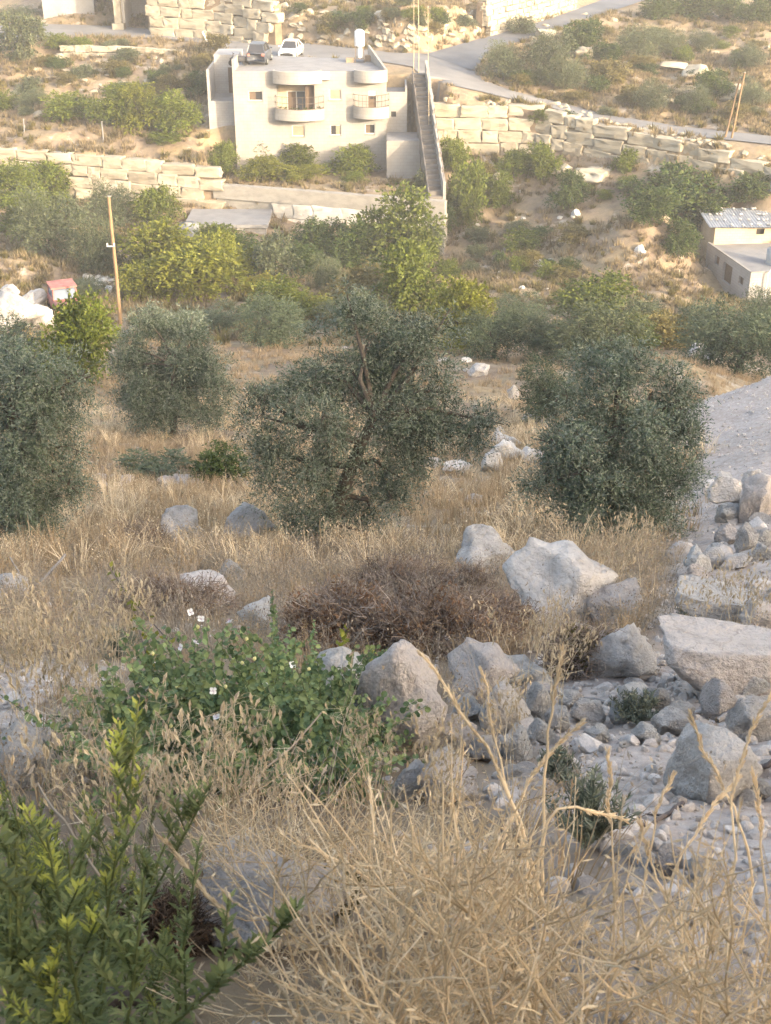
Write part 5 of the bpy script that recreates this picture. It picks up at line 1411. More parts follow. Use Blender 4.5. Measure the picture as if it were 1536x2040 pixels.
def tuft(name, seed, n, hgt, spread, width, seg=3, heads=0.0):
    r = np.random.default_rng(seed); g = Geo()
    for i in range(n):
        a = r.uniform(0, 6.28); b = np.array([math.cos(a), math.sin(a), 0]) * spread * r.random() * .5
        d = np.array([math.cos(a), math.sin(a), 0]) * r.uniform(.05, .8) + r.normal(size=3) * .15; d[2] = 0
        h_ = hgt * r.uniform(.45, 1.1); sd_ = np.array([-d[1], d[0], 0]); sd_ = sd_ / (np.linalg.norm(sd_) + 1e-6); t = np.linspace(0, 1, seg + 1)
        c = b + np.outer(t ** 1.7, d) * h_ + np.outer(t - .25 * t ** 3 * np.linalg.norm(d), [0, 0, h_])
        w = width * (1 - t * .85) / 2
        V = np.concatenate([c - sd_ * w[:, None], c + sd_ * w[:, None]]); k = seg + 1
        g.add(V, [(j, j + 1, k + j + 1, k + j) for j in range(seg)])
        if r.random() < heads:
            for q in range(5):
                p = c[-1] + r.normal(size=3) * hgt * .05 - np.array([0, 0, q * hgt * .03]); al = np.array([r.normal() * .5, r.normal() * .5, -1.0]) * hgt * .05; sw = np.cross(al, r.normal(size=3)); sw = sw / np.linalg.norm(sw) * hgt * .011
                g.add([p, p + al * .5 + sw, p + al, p + al * .5 - sw], [(0, 1, 2, 3)])
    return g.mesh(name)
KEEPOUT = [(458,1530,.5), (458,1350,.3), (700,1290,.45), (860,1290,.45), (800,1200,.4), (985,1260,.3), (100,1950,.2), (300,1960,.15), (1150,1210,.3), (800,1480,.2), (680,1440,.15)]
def cover_points(seed, y0, y1, dens, patch=.5, side=0.8):
    r = np.random.default_rng(seed); A = 0; hw = lambda y: .36 * y + side
    ny = 60; ye = np.linspace(y0, y1, ny + 1) if y1 / y0 < 4 else np.geomspace(y0, y1, ny + 1); P_ = []
    for a, b in zip(ye[:-1], ye[1:]):
        w = 2 * hw(b); n = r.poisson(w * (b - a) * dens((a + b) / 2))
        P_.append(np.stack([r.uniform(-w / 2, w / 2, n), r.uniform(a, b, n)], 1))
    Q = np.concatenate(P_); x, y = Q[:, 0], Q[:, 1]
    keep = r.random(len(x)) < np.clip(.65 + patch * 2.2 * fbm(x, y, .9 if y1 < 12 else .25, 3, seed), .05, 1)
    keep &= r.random(len(x)) > rubble_zone(x, y) * np.where(y > 7, .995, .94)
    keep &= road_mask(x, y) < .5
    keep &= ~((x > -16) & (x < 4.8) & (y > 107.6) & (y < 122) & ~((x < -13.2) & (y < 112)))
    keep &= ~((x > 23.4) & (x < 32) & (y > 83) & (y < 96))
    keep &= ~((x > -16.2) & (x < -9.3) & (y > 99) & (y < 104.5))
    for X, Y, q in KEEPOUT:
        c = G(X, Y); keep &= (x - c[0]) ** 2 + (y - c[1]) ** 2 > q * q
    x, y = x[keep], y[keep]
    return np.stack([x, y, H(x, y) - .02], 1), r
def grass(name, seed, y0, y1, dens, mesh, m, smin, smax, label, patch=.5):
    p, r = cover_points(seed, y0, y1, dens, patch); n = len(p)
    s = r.uniform(smin, smax, n)
    scatter(name, p, np.stack([r.normal(size=n) * .12, r.normal(size=n) * .12, r.uniform(0, 6.28, n)], 1), np.stack([s, s, s * r.uniform(.7, 1.2, n)], 1), mesh, m, label, 'grass')
grass('dry_grass', 1, 1.2, 12, lambda y: 14 if y < 2.6 else 46, tuft('tuft', 1, 26, .22, .12, .004, 3, .4), M['straw'], .6, 1.5, 'short dry straw grass covering the near slope')
grass('dry_grass', 2, 2.5, 14, lambda y: 22, tuft('tuft', 2, 18, .36, .14, .0035, 3, .7), M['straw_grey'], .6, 1.3, 'taller greyish dry grass standing on the near slope', .8)
grass('dry_grass', 3, 11, 62, lambda y: 15 if y < 30 else 7, tuft('tuft', 3, 30, .30, .25, .011, 2, .3), M['straw'], .7, 1.5, 'golden brown dry grass between the olive trees', .6)
grass('dry_grass', 4, 11, 40, lambda y: 4, tuft('tuft', 4, 22, .45, .25, .010, 2, .5), M['straw_gold'], .7, 1.3, 'pale tufts of taller dry grass between the olives', 1.0)
grass('dry_grass', 5, 60, 150, lambda y: 2.6, tuft('tuft', 5, 34, .42, .6, .05, 2), M['straw_far'], .7, 1.6, 'sunlit golden grass on the far slopes and terraces', .8)
grass('scrub', 6, 58, 150, lambda y: .6, tuft('tuft', 6, 60, .5, .5, .07, 2), M['ochre'], .6, 1.5, 'low brownish scrub dotting the sunlit far slopes', 1.0)
def pebbles(seed, y0, y1, dens, smin, smax, label):
    r = np.random.default_rng(seed); P_ = []
    ye = np.geomspace(y0, y1, 50)
    for a, b in zip(ye[:-1], ye[1:]):
        w = 2 * (.36 * b + .8); n = r.poisson(w * (b - a) * dens((a + b) / 2)); P_.append(np.stack([r.uniform(-w/2, w/2, n), r.uniform(a, b, n)], 1))
    Q = np.concatenate(P_); x, y = Q[:, 0], Q[:, 1]; k = r.random(len(x)) < .06 + .94 * rubble_zone(x, y); x, y = x[k], y[k]; n = len(x)
    s = smin * (smax / smin) ** (r.random(n) ** 2) * (.7 + y / 45)
    scatter('pebbles', np.stack([x, y, H(x, y) + s * .1], 1), r.uniform(0, 6.28, (n, 3)), np.stack([s, s * r.uniform(.7, 1, n), s * r.uniform(.5, .9, n)], 1), rock_mesh('pebble', seed, 2, 7, .1), M['rubble'], label, 'gravel')
pebbles(61, 1.5, 9, lambda y: 420, .005, .042, 'pale gravel and chips between the foreground stones')
pebbles(63, 1.25, 7.5, lambda y: 75, .018, .07, 'broken angular stone between the foreground boulders')
pebbles(62, 7, 34, lambda y: 60, .010, .034, 'broken stone chips on the dusty right embankment')

# ------------------------------------------------------------------ foreground plants
def pods_along(g, r, pts, n, ln, wd, spread=.6, t0=.25, t1=1.0):
    pts = np.asarray(pts); t = np.linspace(0, 1, len(pts))
    for i in range(n):
        f = t0 + (t1 - t0) * (i + r.random()) / n
        p = np.array([np.interp(f, t, pts[:, k]) for k in range(3)]); q = np.array([np.interp(min(1, f + .04), t, pts[:, k]) for k in range(3)])
        d = q - p; d = d / (np.linalg.norm(d) + 1e-9); e = rand_dirs(r, 1)[0]
        a = d * (1 - spread * .5) + e * spread; a /= np.linalg.norm(a); s = np.cross(a, rand_dirs(r, 1)[0]); s /= np.linalg.norm(s) + 1e-9
        L_ = ln * r.uniform(.6, 1.3); w = wd * r.uniform(.7, 1.2)
        g.add([p, p + a * L_ * .45 + s * w / 2, p + a * L_, p + a * L_ * .45 - s * w / 2], [(0, 1, 2, 3)])
        s2 = np.cross(a, s)
        g.add([p, p + a * L_ * .45 + s2 * w / 2, p + a * L_, p + a * L_ * .45 - s2 * w / 2], [(0, 1, 2, 3)])
def mustard(seed, hgt, nb):
    """dry branching weed: stem, bent side branches, small curved pods"""
    r = np.random.default_rng(seed); st = Geo(); pd = Geo()
    lean = r.normal(size=3) * .22; lean[2] = 1; t = np.linspace(0, 1, 8)
    main = np.outer(t, lean) * hgt + np.cumsum(r.normal(size=(8, 3)) * hgt * .012, 0); main[0] = (0, 0, -.03)
    st.tube(main, np.linspace(.0030, .0011, 8), 4); pods_along(pd, r, main, 13, .020, .0032, .8, .35)
    for b in range(nb):
        f = r.uniform(.12, .85); s = np.array([np.interp(f, t, main[:, k]) for k in range(3)]); a = r.uniform(0, 6.28); o_ = np.array([math.cos(a), math.sin(a), r.uniform(.25, 1.3)]); o_ /= np.linalg.norm(o_)
        L_ = hgt * r.uniform(.25, .6) * (1.1 - f * .5); tt = np.linspace(0, 1, 6)[:, None]
        br = s + o_ * L_ * tt + np.array([0, 0, 1]) * L_ * .25 * tt ** 2 + np.cumsum(r.normal(size=(6, 3)) * L_ * .03, 0) * tt
        st.tube(br, np.linspace(.0019, .0007, 6), 3); pods_along(pd, r, br, 6, .018, .0030, .8, .2)
        for c in range(2):
            f2 = r.uniform(.3, .8); s2 = s + o_ * L_ * f2; d2 = o_ + rand_dirs(r, 1)[0] * .9; d2 /= np.linalg.norm(d2); L2 = L_ * r.uniform(.25, .5)
            b2 = s2 + d2 * L2 * np.linspace(0, 1, 4)[:, None] + np.cumsum(r.normal(size=(4, 3)) * L2 * .04, 0)
            st.tube(b2, np.linspace(.0012, .0006, 4), 3); pods_along(pd, r, b2, 3, .016, .0030, .8, .3)
    return st.mesh('stem', True), pd.mesh('pods')
MUST = [mustard(700 + i, .50, 13) for i in range(7)]
def place(parts, label, cat, group, name, b, sc, rz, tilt=(0, 0)):
    o = empty(name, b); o.rotation_euler = (tilt[0], tilt[1], rz); tag(o, label, cat, group)
    for nm, me, m in parts: 
        q = obj(nm, me, m, o, scale=(sc, sc, sc))
        if nm in ('pods', 'leaves', 'spikelets', 'twigs'): q['kind'] = 'stuff'
    return o
rp = random.Random(77)
def sized(X, Y, T, unit):
    """scale that lets a plant of height unit, rooted at X, Y, reach up to row T of the photograph"""
    b = G(X, Y); el = math.atan2(-b[2], b[1]); return b, (Y - T) * depth(b) / FPX / math.cos(el) / unit * .92
k = 0
while k < 62:
    X, Y = rp.uniform(560, 1600), rp.uniform(1830, 2480)
    T = rp.uniform(1590, 1880) + max(0, X - 950) * .22
    b, sc = sized(X, Y, T, .5)
    if sc < .25 or (X > 1100 and rp.random() < .5): continue
    ms = MUST[k % 7]; golden = X > 900 or rp.random() < .35
    place([('stem', ms[0], M['straw_gold']), ('pods', ms[1], M['straw_gold'] if golden else M['straw_pale'])], ('tall' if sc > .75 else 'short') + ' dry weed with curled pods, tip ' + where(X, T), 'weed', 'dry weeds filling the bottom right', 'dry_weed', b, min(sc, 1.1), rp.uniform(0, 6.28), (rp.gauss(0, .15), rp.gauss(0, .15)))
    k += 1
k = 0
while k < 24:
    X, Y = rp.uniform(500, 860), rp.uniform(1720, 1960)
    T = rp.uniform(1540, 1700)
    b, sc = sized(X, Y, T, .5); ms = MUST[k % 7]
    place([('stem', ms[0], M['straw_gold']), ('pods', ms[1], M['straw_pale'])], ('tall' if sc > .75 else 'short') + ' pale weed with many hooked pods, tip ' + where(X, T), 'weed', 'pale dry weeds beside the green bush', 'dry_weed', b, max(.35, min(sc, 1.0)), rp.uniform(0, 6.28), (rp.gauss(0, .15), rp.gauss(0, .15)))
    k += 1
# single tall stalks that stand out
def stalk(path, h0, h1, label, thick=.0045, spike=.5, m='straw_gold', dense=60):
    n = len(path); pts = np.array([P(X, Y, h0 + (h1 - h0) * i / (n - 1)) for i, (X, Y) in enumerate(path)])
    u = np.linspace(0, 1, n); uu = np.linspace(0, 1, 14); pts = np.stack([np.interp(uu, u, pts[:, k_]) for k_ in range(3)], 1)
    r = np.random.default_rng(int(path[0][0])); pts[1:-1] += r.normal(size=(12, 3)) * .0025
    b = pts[0].copy(); gz = float(H(np.array([b[0]]), np.array([b[1]]))[0])
    ext = np.array([[b[0], b[1], gz - .03]]) if b[2] > gz + .01 else np.zeros((0, 3))
    o = empty('dry_stalk', (b[0], b[1], gz)); tag(o, label, 'stalk')
    loc = np.concatenate([ext, pts]) - np.array([b[0], b[1], gz])
    Geo().tube(loc, np.linspace(thick * .75, thick * .38, len(loc)), 5).build('stem', M[m], o, True)
    g = Geo(); pods_along(g, r, loc, int(dense * 1.3), .018, .0048, .35, 1 - spike, 1.0); q = g.build('pods', M[m], o); q['kind'] = 'stuff'
stalk([(1120,1960),(1095,1830),(1060,1720),(1020,1600),(990,1520),(930,1430),(888,1368),(838,1302)], 1.75, 2.0, 'tall dry stalk leaning left across the smooth boulder', .006, .5)
stalk([(1075,1930),(1078,1790),(1082,1640),(1090,1510),(1098,1400),(1120,1296)], 1.8, 2.05, 'upright dry stalk with a thick golden tip in the centre right', .0055, .22, dense=46)
stalk([(930,1880),(985,1740),(1010,1640),(1050,1560),(1095,1500),(1162,1438)], 1.9, 2.1, 'dry stalk slanting up to the right in the centre', .0055, .4)
stalk([(1090,1900),(1062,1760),(1030,1640),(1000,1520),(975,1430),(960,1335)], 1.8, 2.05, 'thin dry stalk standing before the pink tinged boulder', .004, .3, dense=26)
stalk([(1040,1980),(1060,1800),(1080,1690),(1095,1614),(1150,1608),(1200,1622),(1246,1634)], 1.75, 1.95, 'dry stalk whose thick seed head bends to the right', .0055, .28, dense=50)
stalk([(640,2100),(600,2030),(540,1955),(470,1860),(400,1772),(326,1672)], 1.45, 1.65, 'thick golden seed spike leaning left at the bottom left', .0075, .72, dense=130)
stalk([(700,2110),(745,2010),(770,1960)], 1.42, 1.5, 'short stubby golden stalk at the bottom centre', .007, .3, dense=14)
stalk([(750,1882),(830,1840),(900,1790),(960,1725),(1000,1668)], 2.0, 2.15, 'long bent straw stem slanting across the dry weeds', .008, .0, dense=1)
stalk([(880,2045),(960,1985),(1010,1935),(1050,1920),(1078,1925)], 1.55, 1.7, 'arched pale stem at the bottom centre', .007, .0, dense=1)
stalk([(1370,2000),(1420,1850),(1470,1700),(1450,1600),(1485,1480),(1536,1385)], 1.7, 2.0, 'dry forked stalk reaching the right edge', .0045, .45)
stalk([(1500,1760),(1480,1650),(1445,1570),(1400,1490),(1376,1425)], 1.9, 2.1, 'thin dry stalk crossing the wide flat slab', .0045, .5)
stalk([(1290,1960),(1320,1820),(1350,1720),(1420,1600),(1470,1550)], 1.75, 2.0, 'dry stalk rising past the tan round stone', .0045, .4)
stalk([(1270,1850),(1290,1720),(1310,1600),(1340,1545)], 1.95, 2.1, 'short dry stalk in front of the dusty ground', .004, .4)
stalk([(1230,1900),(1225,1760),(1215,1620),(1210,1500)], 1.9, 2.1, 'upright thin stalk beside the grey green plant', .004, .4)
stalk([(1380,1900),(1320,1780),(1290,1700),(1275,1640)], 1.85, 2.0, 'dry stalk bending left over the rubble', .0045, .4)
stalk([(1536,1900),(1525,1760),(1515,1640),(1500,1540)], 1.8, 2.0, 'dry stalk along the right edge', .0045, .4)
stalk([(120,2060),(118,1960),(116,1860)], 1.45, 1.5, 'dry brown stalk with long side pods at the bottom left corner', .006, .8, dense=26)
stalk([(400,2040),(330,1930),(240,1800),(130,1640),(75,1560)], 1.55, 1.9, 'long grey dry stem crossing the yellow green plants', .006, .0, m='straw_grey', dense=1)
stalk([(330,2060),(290,1960),(240,1870),(200,1790)], 1.5, 1.7, 'brown forked stem low among the yellow green plants', .006, .0, m='straw_grey', dense=1)
stalk([(430,1690),(470,1610),(520,1540),(600,1470),(640,1420)], 2.9, 3.4, 'straight brown stem poking out of the caper bush', .007, .0, m='straw_grey', dense=1)

# wild oats: thin stem, hanging pale spikelets
def oat(seed, hgt, nsp):
    r = np.random.default_rng(seed); st = Geo(); sp = Geo()
    t = np.linspace(0, 1, 9); a = r.uniform(0, 6.28); bend = np.array([math.cos(a), math.sin(a), 0]) * r.uniform(.1, .35)
    main = np.outer(t, [0, 0, hgt]) + np.outer(t ** 2.2, bend) * hgt; main[0, 2] = -.02
    st.tube(main, np.linspace(.0019, .0007, 9), 4)
    for i in range(nsp):
        f = .62 + .38 * (i + r.random() * .6) / nsp; s = np.array([np.interp(f, t, main[:, k_]) for k_ in range(3)]); a = r.uniform(0, 6.28)
        o_ = np.array([math.cos(a), math.sin(a), .35]) * hgt * r.uniform(.03, .11); e = s + o_; tip = e + o_ * .3 - np.array([0, 0, .012])
        st.tube([s, e, tip], [.0007, .0005, .0004], 3)
        d = np.array([r.normal() * .3, r.normal() * .3, -1.0]); d /= np.linalg.norm(d); L_ = r.uniform(.026, .038); s1 = np.cross(d, rand_dirs(r, 1)[0]); s1 /= np.linalg.norm(s1); s2 = np.cross(d, s1)
        for sw in (s1, s2, s1 * .6 + s2 * .6):
            sp.add([tip, tip + d * L_ * .4 + sw * .0056, tip + d * L_, tip + d * L_ * .4 - sw * .0056], [(0, 1, 2, 3)])
            sp.add([tip + d * L_ * .2, tip + d * L_ * .7 + sw * .004, tip + d * L_ * 1.25 + sw * .005, tip + d * L_ * .6], [(0, 1, 2, 3)])
    for i in range(3):
        f = r.uniform(.1, .5); s = np.array([np.interp(f, t, main[:, k_]) for k_ in range(3)]); d = rand_dirs(r, 1)[0] * np.array([1, 1, .4]); w = np.cross(d, [0, 0, 1]) * .0025
        e = s + d * .12 + np.array([0, 0, .06]); st.add([s - w, s + w, e + w * .2 - np.array([0, 0, .04]), e - w * .2 - np.array([0, 0, .04])], [(0, 1, 2, 3)])
    return st.mesh('stem', True), sp.mesh('spikelets')
OATS = [oat(800 + i, .62, 16 + 3 * i) for i in range(6)]
def oats(rows, label, group, smin=.8, smax=1.2):
    for X, Y in rows:
        b = G(X, Y); ms = rp.choice(OATS)
        place([('stem', ms[0], M['straw_pale']), ('spikelets', ms[1], M['straw_pale'])], label, 'wild oat', group, 'wild_oat', b, rp.uniform(smin, smax), rp.uniform(0, 6.28), (rp.gauss(0, .12), rp.gauss(0, .12)))
def around(n, X0, X1, Y0, Y1): return [(rp.uniform(X0, X1), rp.uniform(Y0, Y1)) for _ in range(n)]
oats(around(34, 40, 270, 1400, 1580), 'dry wild oat with pale hanging spikelets in the grass at the left', 'wild oats in the grass at the left')
oats(around(8, 170, 330, 1660, 1800), 'dry wild oat in front of the left part of the caper bush', 'wild oats before the caper bush, left part', .7, 1.0)
oats(around(14, 330, 560, 1700, 1840), 'dry wild oat in front of the middle of the caper bush', 'wild oats before the caper bush, middle', .7, .95)
oats(around(12, 1030, 1140, 1370, 1440), 'dry wild oat before the brown thorny bush and the broad boulder', 'wild oats beside the brown bush', .8, 1.0)
oats(around(4, 625, 690, 1150, 1170), 'dry wild oat at the foot of the central olive', 'wild oats at the central olive', .9, 1.2)
oats(around(14, 1160, 1330, 1165, 1230), 'dry wild oat under the right foreground olive', 'wild oats under the right olive', 1.0, 1.4)
oats(around(12, 700, 940, 1620, 1760), 'dry wild oat below the smooth boulder in the centre', 'wild oats below the smooth boulder', .6, .85)
oats(around(12, 1340, 1500, 1270, 1330), 'dry wild oat in front of the flat topped block', 'wild oats by the flat topped block', .7, 1.0)
oats(around(7, 880, 1120, 1500, 1600), 'dry wild oat among the rubble right of the smooth boulder', 'wild oats in the rubble', .6, .9)

# fleabane: upright leafy stems with yellow green tips, bottom left
def fleabane(seed, hgt, dead=False):
    r = np.random.default_rng(seed); st = Geo(); lv = Geo(); tp = Geo()
    lean = np.array([r.normal() * .18, r.normal() * .18, 1]); t = np.linspace(0, 1, 7); main = np.outer(t, lean) * hgt + np.outer(t ** 2, [r.normal() * .08, r.normal() * .08, 0]) * hgt; main[0, 2] = -.03
    st.tube(main, np.linspace(.0042, .0018, 7), 5)
    n = 110
    for i in range(n):
        f = .12 + .88 * i / n; s = np.array([np.interp(f, t, main[:, k_]) for k_ in range(3)]); a = i * 2.4; up = .35 + .9 * f
        d = np.array([math.cos(a), math.sin(a), up]); d /= np.linalg.norm(d); L_ = .056 * (1.15 - .75 * f) * r.uniform(.8, 1.2); w = np.cross(d, [0, 0, 1]); w /= np.linalg.norm(w); w = w * L_ * .08
        m1 = s + d * L_ * .5; e = s + d * L_ - np.array([0, 0, L_ * .22])
        (tp if f > .82 else lv).add([s, m1 + w, e, m1 - w], [(0, 1, 2, 3)])
    for b in range(6):
        f = r.uniform(.5, .92); s = np.array([np.interp(f, t, main[:, k_]) for k_ in range(3)]); a = r.uniform(0, 6.28); d = np.array([math.cos(a) * .45, math.sin(a) * .45, 1.0]); d /= np.linalg.norm(d); L_ = hgt * r.uniform(.12, .24)
        st.tube([s, s + d * L_ * .5, s + d * L_], [.002, .0016, .001], 4)
        for i in range(22):
            q = s + d * L_ * (.25 + .75 * i / 22); a2 = i * 2.4; dd_2 = np.array([math.cos(a2), math.sin(a2), 1.1]); dd_2 /= np.linalg.norm(dd_2); l2 = .026 * (1.2 - .5 * i / 22); w = np.cross(dd_2, [0, 0, 1]); w = w / np.linalg.norm(w) * l2 * .17
            (tp if i > 11 else lv).add([q, q + dd_2 * l2 * .5 + w, q + dd_2 * l2, q + dd_2 * l2 * .5 - w], [(0, 1, 2, 3)])
    return st.mesh('stem', True), lv.mesh('leaves'), tp.mesh('tip_leaves')
FLEA = [fleabane(850 + i, .52) for i in range(5)]
fl = around(34, -60, 280, 1800, 2260) + around(14, 90, 330, 1760, 1960) + around(10, -40, 190, 1690, 1900) + around(10, 180, 400, 1990, 2260)
for i, (X, Y) in enumerate(fl):
    T = rp.uniform(1510, 1790) + max(0, X - 90) * .7
    b, sc = sized(X, Y, T, .60); sc = max(.45, min(sc, 1.05)); ms = FLEA[i % 5]
    o = place([('stem', ms[0], M['fleabane']), ('leaves', ms[1], M['fleabane']), ('tip_leaves', ms[2], M['fleabane_tip'] if i % 2 else M['fleabane'])], ('yellow tipped' if i % 2 else 'plain green') + ' upright leafy plant at the bottom left, ' + ('at the left edge' if X < 30 else 'in the hollow' if X > 180 else 'by the pale boulder' if T < 1640 else 'in the middle of the clump'), 'plant', 'leafy green plants at the bottom left', 'fleabane_plant', b, sc, rp.uniform(0, 6.28), (rp.gauss(0, .12), rp.gauss(0, .12)))
    for c in o.children:
        if c.name.startswith('tip'): c['kind'] = 'stuff'

# caper bush with white flowers
def caper(bp, label):
    b = G(*bp); s = depth(b) / FPX; r = np.random.default_rng(90)
    o = empty('caper_bush', b); tag(o, label, 'bush')
    st = Geo(); lv = Geo(); ends = []
    for i in range(640):
        a = r.uniform(0, 6.28); L_, el = (r.uniform(.2, .6), r.uniform(.12, 1.4)) if i % 4 else (r.uniform(.5, .82), r.uniform(.7, 1.4))
        if math.cos(a) > 0: L_ *= .9
        d = np.array([math.cos(a) * math.cos(el) * 1.05, math.sin(a) * math.cos(el) * .9, math.sin(el) * .85]); t = np.linspace(0, 1, 9)[:, None]
        root = np.array([r.uniform(-.36, .42), r.uniform(-.36, .55), 0]); root[2] = float(H(np.array([b[0] + root[0]]), np.array([b[1] + root[1]]))[0]) - b[2]
        pts = root + d * L_ * t - np.array([0, 0, .10]) * t ** 2 * L_ * 1.6 + np.cumsum(r.normal(size=(9, 3)) * .006, 0); pts[:, 2] = np.maximum(pts[:, 2], root[2] - .12)
        st.tube(pts, np.linspace(.0030, .0011, 9), 4); ends.append(pts)
        tt = np.linspace(0, 1, 9)
        nl = int(40 * L_ / .5)
        for j in range(nl):
            f = .12 + .88 * j / nl; p = np.array([np.interp(f, tt, pts[:, k_]) for k_ in range(3)]); nrm = rand_dirs(r, 1)[0] * .8 + np.array([0, -.25, .7]); nrm /= np.linalg.norm(nrm)
            e = np.cross(nrm, rand_dirs(r, 1)[0]); e /= np.linalg.norm(e); w = np.cross(nrm, e); R_ = .0135 * r.uniform(.45, 1.35) * (1.15 - .5 * f)
            c = p + e * R_ * 1.4; ang = np.arange(8) / 8 * 6.283
            ring = [c + e * R_ * math.cos(q) * 1.1 + w * R_ * math.sin(q) + nrm * R_ * .25 * abs(math.sin(q)) for q in ang]
            lv.add(ring, [(0, 1, 2, 3), (0, 3, 4, 7), (4, 5, 6, 7)])
    st.build('stems', M['fleabane'], o, True); q = lv.build('leaves', M['caper'], o); q['kind'] = 'stuff'
    pg = Geo(); 
    for q in range(4):
        a = q * 1.571; e = np.array([math.cos(a), math.sin(a), .35]); w = np.array([-math.sin(a), math.cos(a), 0])
        pg.add([(0,0,0), e * .008 + w * .011, e * .019 + w * .010 + (0,0,.003), e * .025 + (0,0,.001), e * .019 - w * .010 + (0,0,.003), e * .008 - w * .011], [(0,1,2,3),(0,3,4,5)])
    pm = pg.mesh('flower'); sg = Geo()
    for q in range(14):
        d = np.array([r.normal() * .5, r.normal() * .5, 1]); d /= np.linalg.norm(d); sg.tube([(0,0,0), d * .026], .0005, 3)
    sm = sg.mesh('stamens'); bm_ = Geo().cyl((0,0), .004, 0, .007, 6, .0065).cyl((0,0), .0065, .007, .013, 6, .002).mesh('bud', True)
    def loc(X, Y, dy=-.1):
        h = b[1] + dy; return P(X, Y, h) - b
    for X, Y, dy in ((378,1220,.1),(400,1234,.1),(458,1240,.15),(362,1290,0),(388,1281,.05),(432,1430,-.2),(582,1325,.0),(615,1482,-.2),(424,1376,-.15),(528,1368,-.1)):
        f = obj('flower', pm, M['petal'], o, loc(X, Y, dy), (R(35) + r.normal() * .3, r.normal() * .4, r.uniform(0, 6)), (.6, .6, .6)); obj('stamens', sm, M['stamen'], f)
    for X, Y, dy in ((395,1252,.1),(490,1275,.1),(505,1315,0),(305,1305,0),(614,1335,0),(484,1320,0),(356,1368,-.1),(450,1370,-.1),(590,1345,0),(705,1492,-.2),(480,1440,-.2),(340,1450,-.2)):
        obj('bud', bm_, M['bud'], o, loc(X, Y, dy), (r.normal() * .5, r.normal() * .5, 0), (1.1, 1.1, 1.1))
    return o
caper((470, 1535), 'sprawling green caper bush with round leaves and white flowers')
# thin trailing caper shoots left of the bush
def shoot(path, label, h0, h1):
    n = len(path); pts = np.array([P(X, Y, h0 + (h1 - h0) * i / (n - 1)) for i, (X, Y) in enumerate(path)]); b = pts[0].copy(); gz = float(H(np.array([b[0]]), np.array([b[1]]))[0]); r = np.random.default_rng(int(path[0][0]) + 5)
    o = empty('caper_shoot', (b[0], b[1], gz)); tag(o, label, 'shoot'); pts = pts - np.array([b[0], b[1], gz]); pts = np.concatenate([[[0, 0, -.02]], pts]); st = Geo().tube(pts, np.linspace(.005, .002, len(pts)), 5); lv = Geo(); t = np.linspace(0, 1, len(pts))
    for i in range(46):
        f = .3 + .7 * r.random(); p = np.array([np.interp(f, t, pts[:, k_]) for k_ in range(3)]); d = rand_dirs(r, 1)[0] + np.array([0, 0, .3]); d /= np.linalg.norm(d); w = np.cross(d, rand_dirs(r, 1)[0]); w = w / np.linalg.norm(w) * .011; c = p + d * .02
        lv.add([p + d * .005, c + w, c + d * .022, c - w], [(0, 1, 2, 3)])
    st.build('stem', M['darkwood'], o, True); q = lv.build('leaves', M['lime'], o); q['kind'] = 'stuff'
shoot([(470,1480),(400,1360),(330,1270),(250,1180),(215,1125)], 'long purplish shoot with small bright leaves rising left of the caper bush', 4.5, 5.6)
shoot([(330,1400),(290,1300),(270,1230),(262,1195)], 'short leafy shoot left of the long purplish one', 4.8, 5.4)
shoot([(620,1400),(650,1330),(680,1280),(690,1255)], 'leafy shoot at the right end of the caper bush', 4.8, 5.2)
shoot([(690,1420),(720,1350),(745,1280)], 'thin leafy shoot between the white and the smooth boulder', 4.6, 5.0)

# thorny burnet: low cushion of grey brown twigs
def burnet(bp, W, Hh, label, seed, leafm='burnet_leaf', twigm='burnet', n=2600, tw=1.0, nleaf=5000):
    b = G(*bp); s = depth(b) / FPX; r = np.random.default_rng(seed); rx = W * s / 2; rz = Hh * s / 1.1; ry = rx * .62
    o = empty('thorny_bush', (b[0], b[1] + ry * .5, float(H(np.array([b[0]]), np.array([b[1] + ry * .5]))[0]))); tag(o, label, 'bush'); g = Geo(); lv = Geo()
    for i in range(n):
        d = rand_dirs(r, 1)[0]; d[2] = abs(d[2]); u = r.uniform(.25, .98) ** .6; lump = 1 + .25 * math.sin(d[0] * 7 + seed) * math.cos(d[1] * 5)
        p = d * np.array([rx, ry, rz]) * u * lump; q = p + (rand_dirs(r, 1)[0] * .06 + d * .04) * tw; w = q + rand_dirs(r, 1)[0] * .05 * tw
        g.tube([p, q, w], np.array([.0030, .0022, .0012]) * tw, 3)
    for i in range(nleaf):
        d = rand_dirs(r, 1)[0]; d[2] = abs(d[2]); u = r.uniform(.55, 1.0); lump = 1 + .25 * math.sin(d[0] * 7 + seed) * math.cos(d[1] * 5)
        if math.sin(d[0] * 6 + d[1] * 4 + seed) + r.normal() * .6 < .1: continue
        p = d * np.array([rx, ry, rz]) * u * lump; a = rand_dirs(r, 1)[0] * .017 * tw; c = rand_dirs(r, 1)[0] * .008 * tw
        lv.add([p - a, p + c, p + a, p - c], [(0, 1, 2, 3)])
    q = g.build('twigs', M[twigm], o); q['kind'] = 'stuff'
    q = lv.build('leaves', M[leafm], o); q['kind'] = 'stuff'
burnet((690, 1300), 290, 150, 'rust brown thorny cushion bush left of centre', 31, nleaf=9000)
burnet((870, 1310), 300, 160, 'grey brown thorny cushion bush above the smooth boulder', 32, nleaf=5000)
burnet((800, 1200), 240, 90, 'grey thorny bush behind the brown cushions', 33, nleaf=1500)
burnet((985, 1270), 160, 90, 'brown thorny bush at the foot of the broad blue grey boulder', 34, nleaf=7000)
burnet((1155, 1345), 130, 110, 'greenish brown twiggy bush between the boulders', 35, 'ochre', 'burnet', 1500)
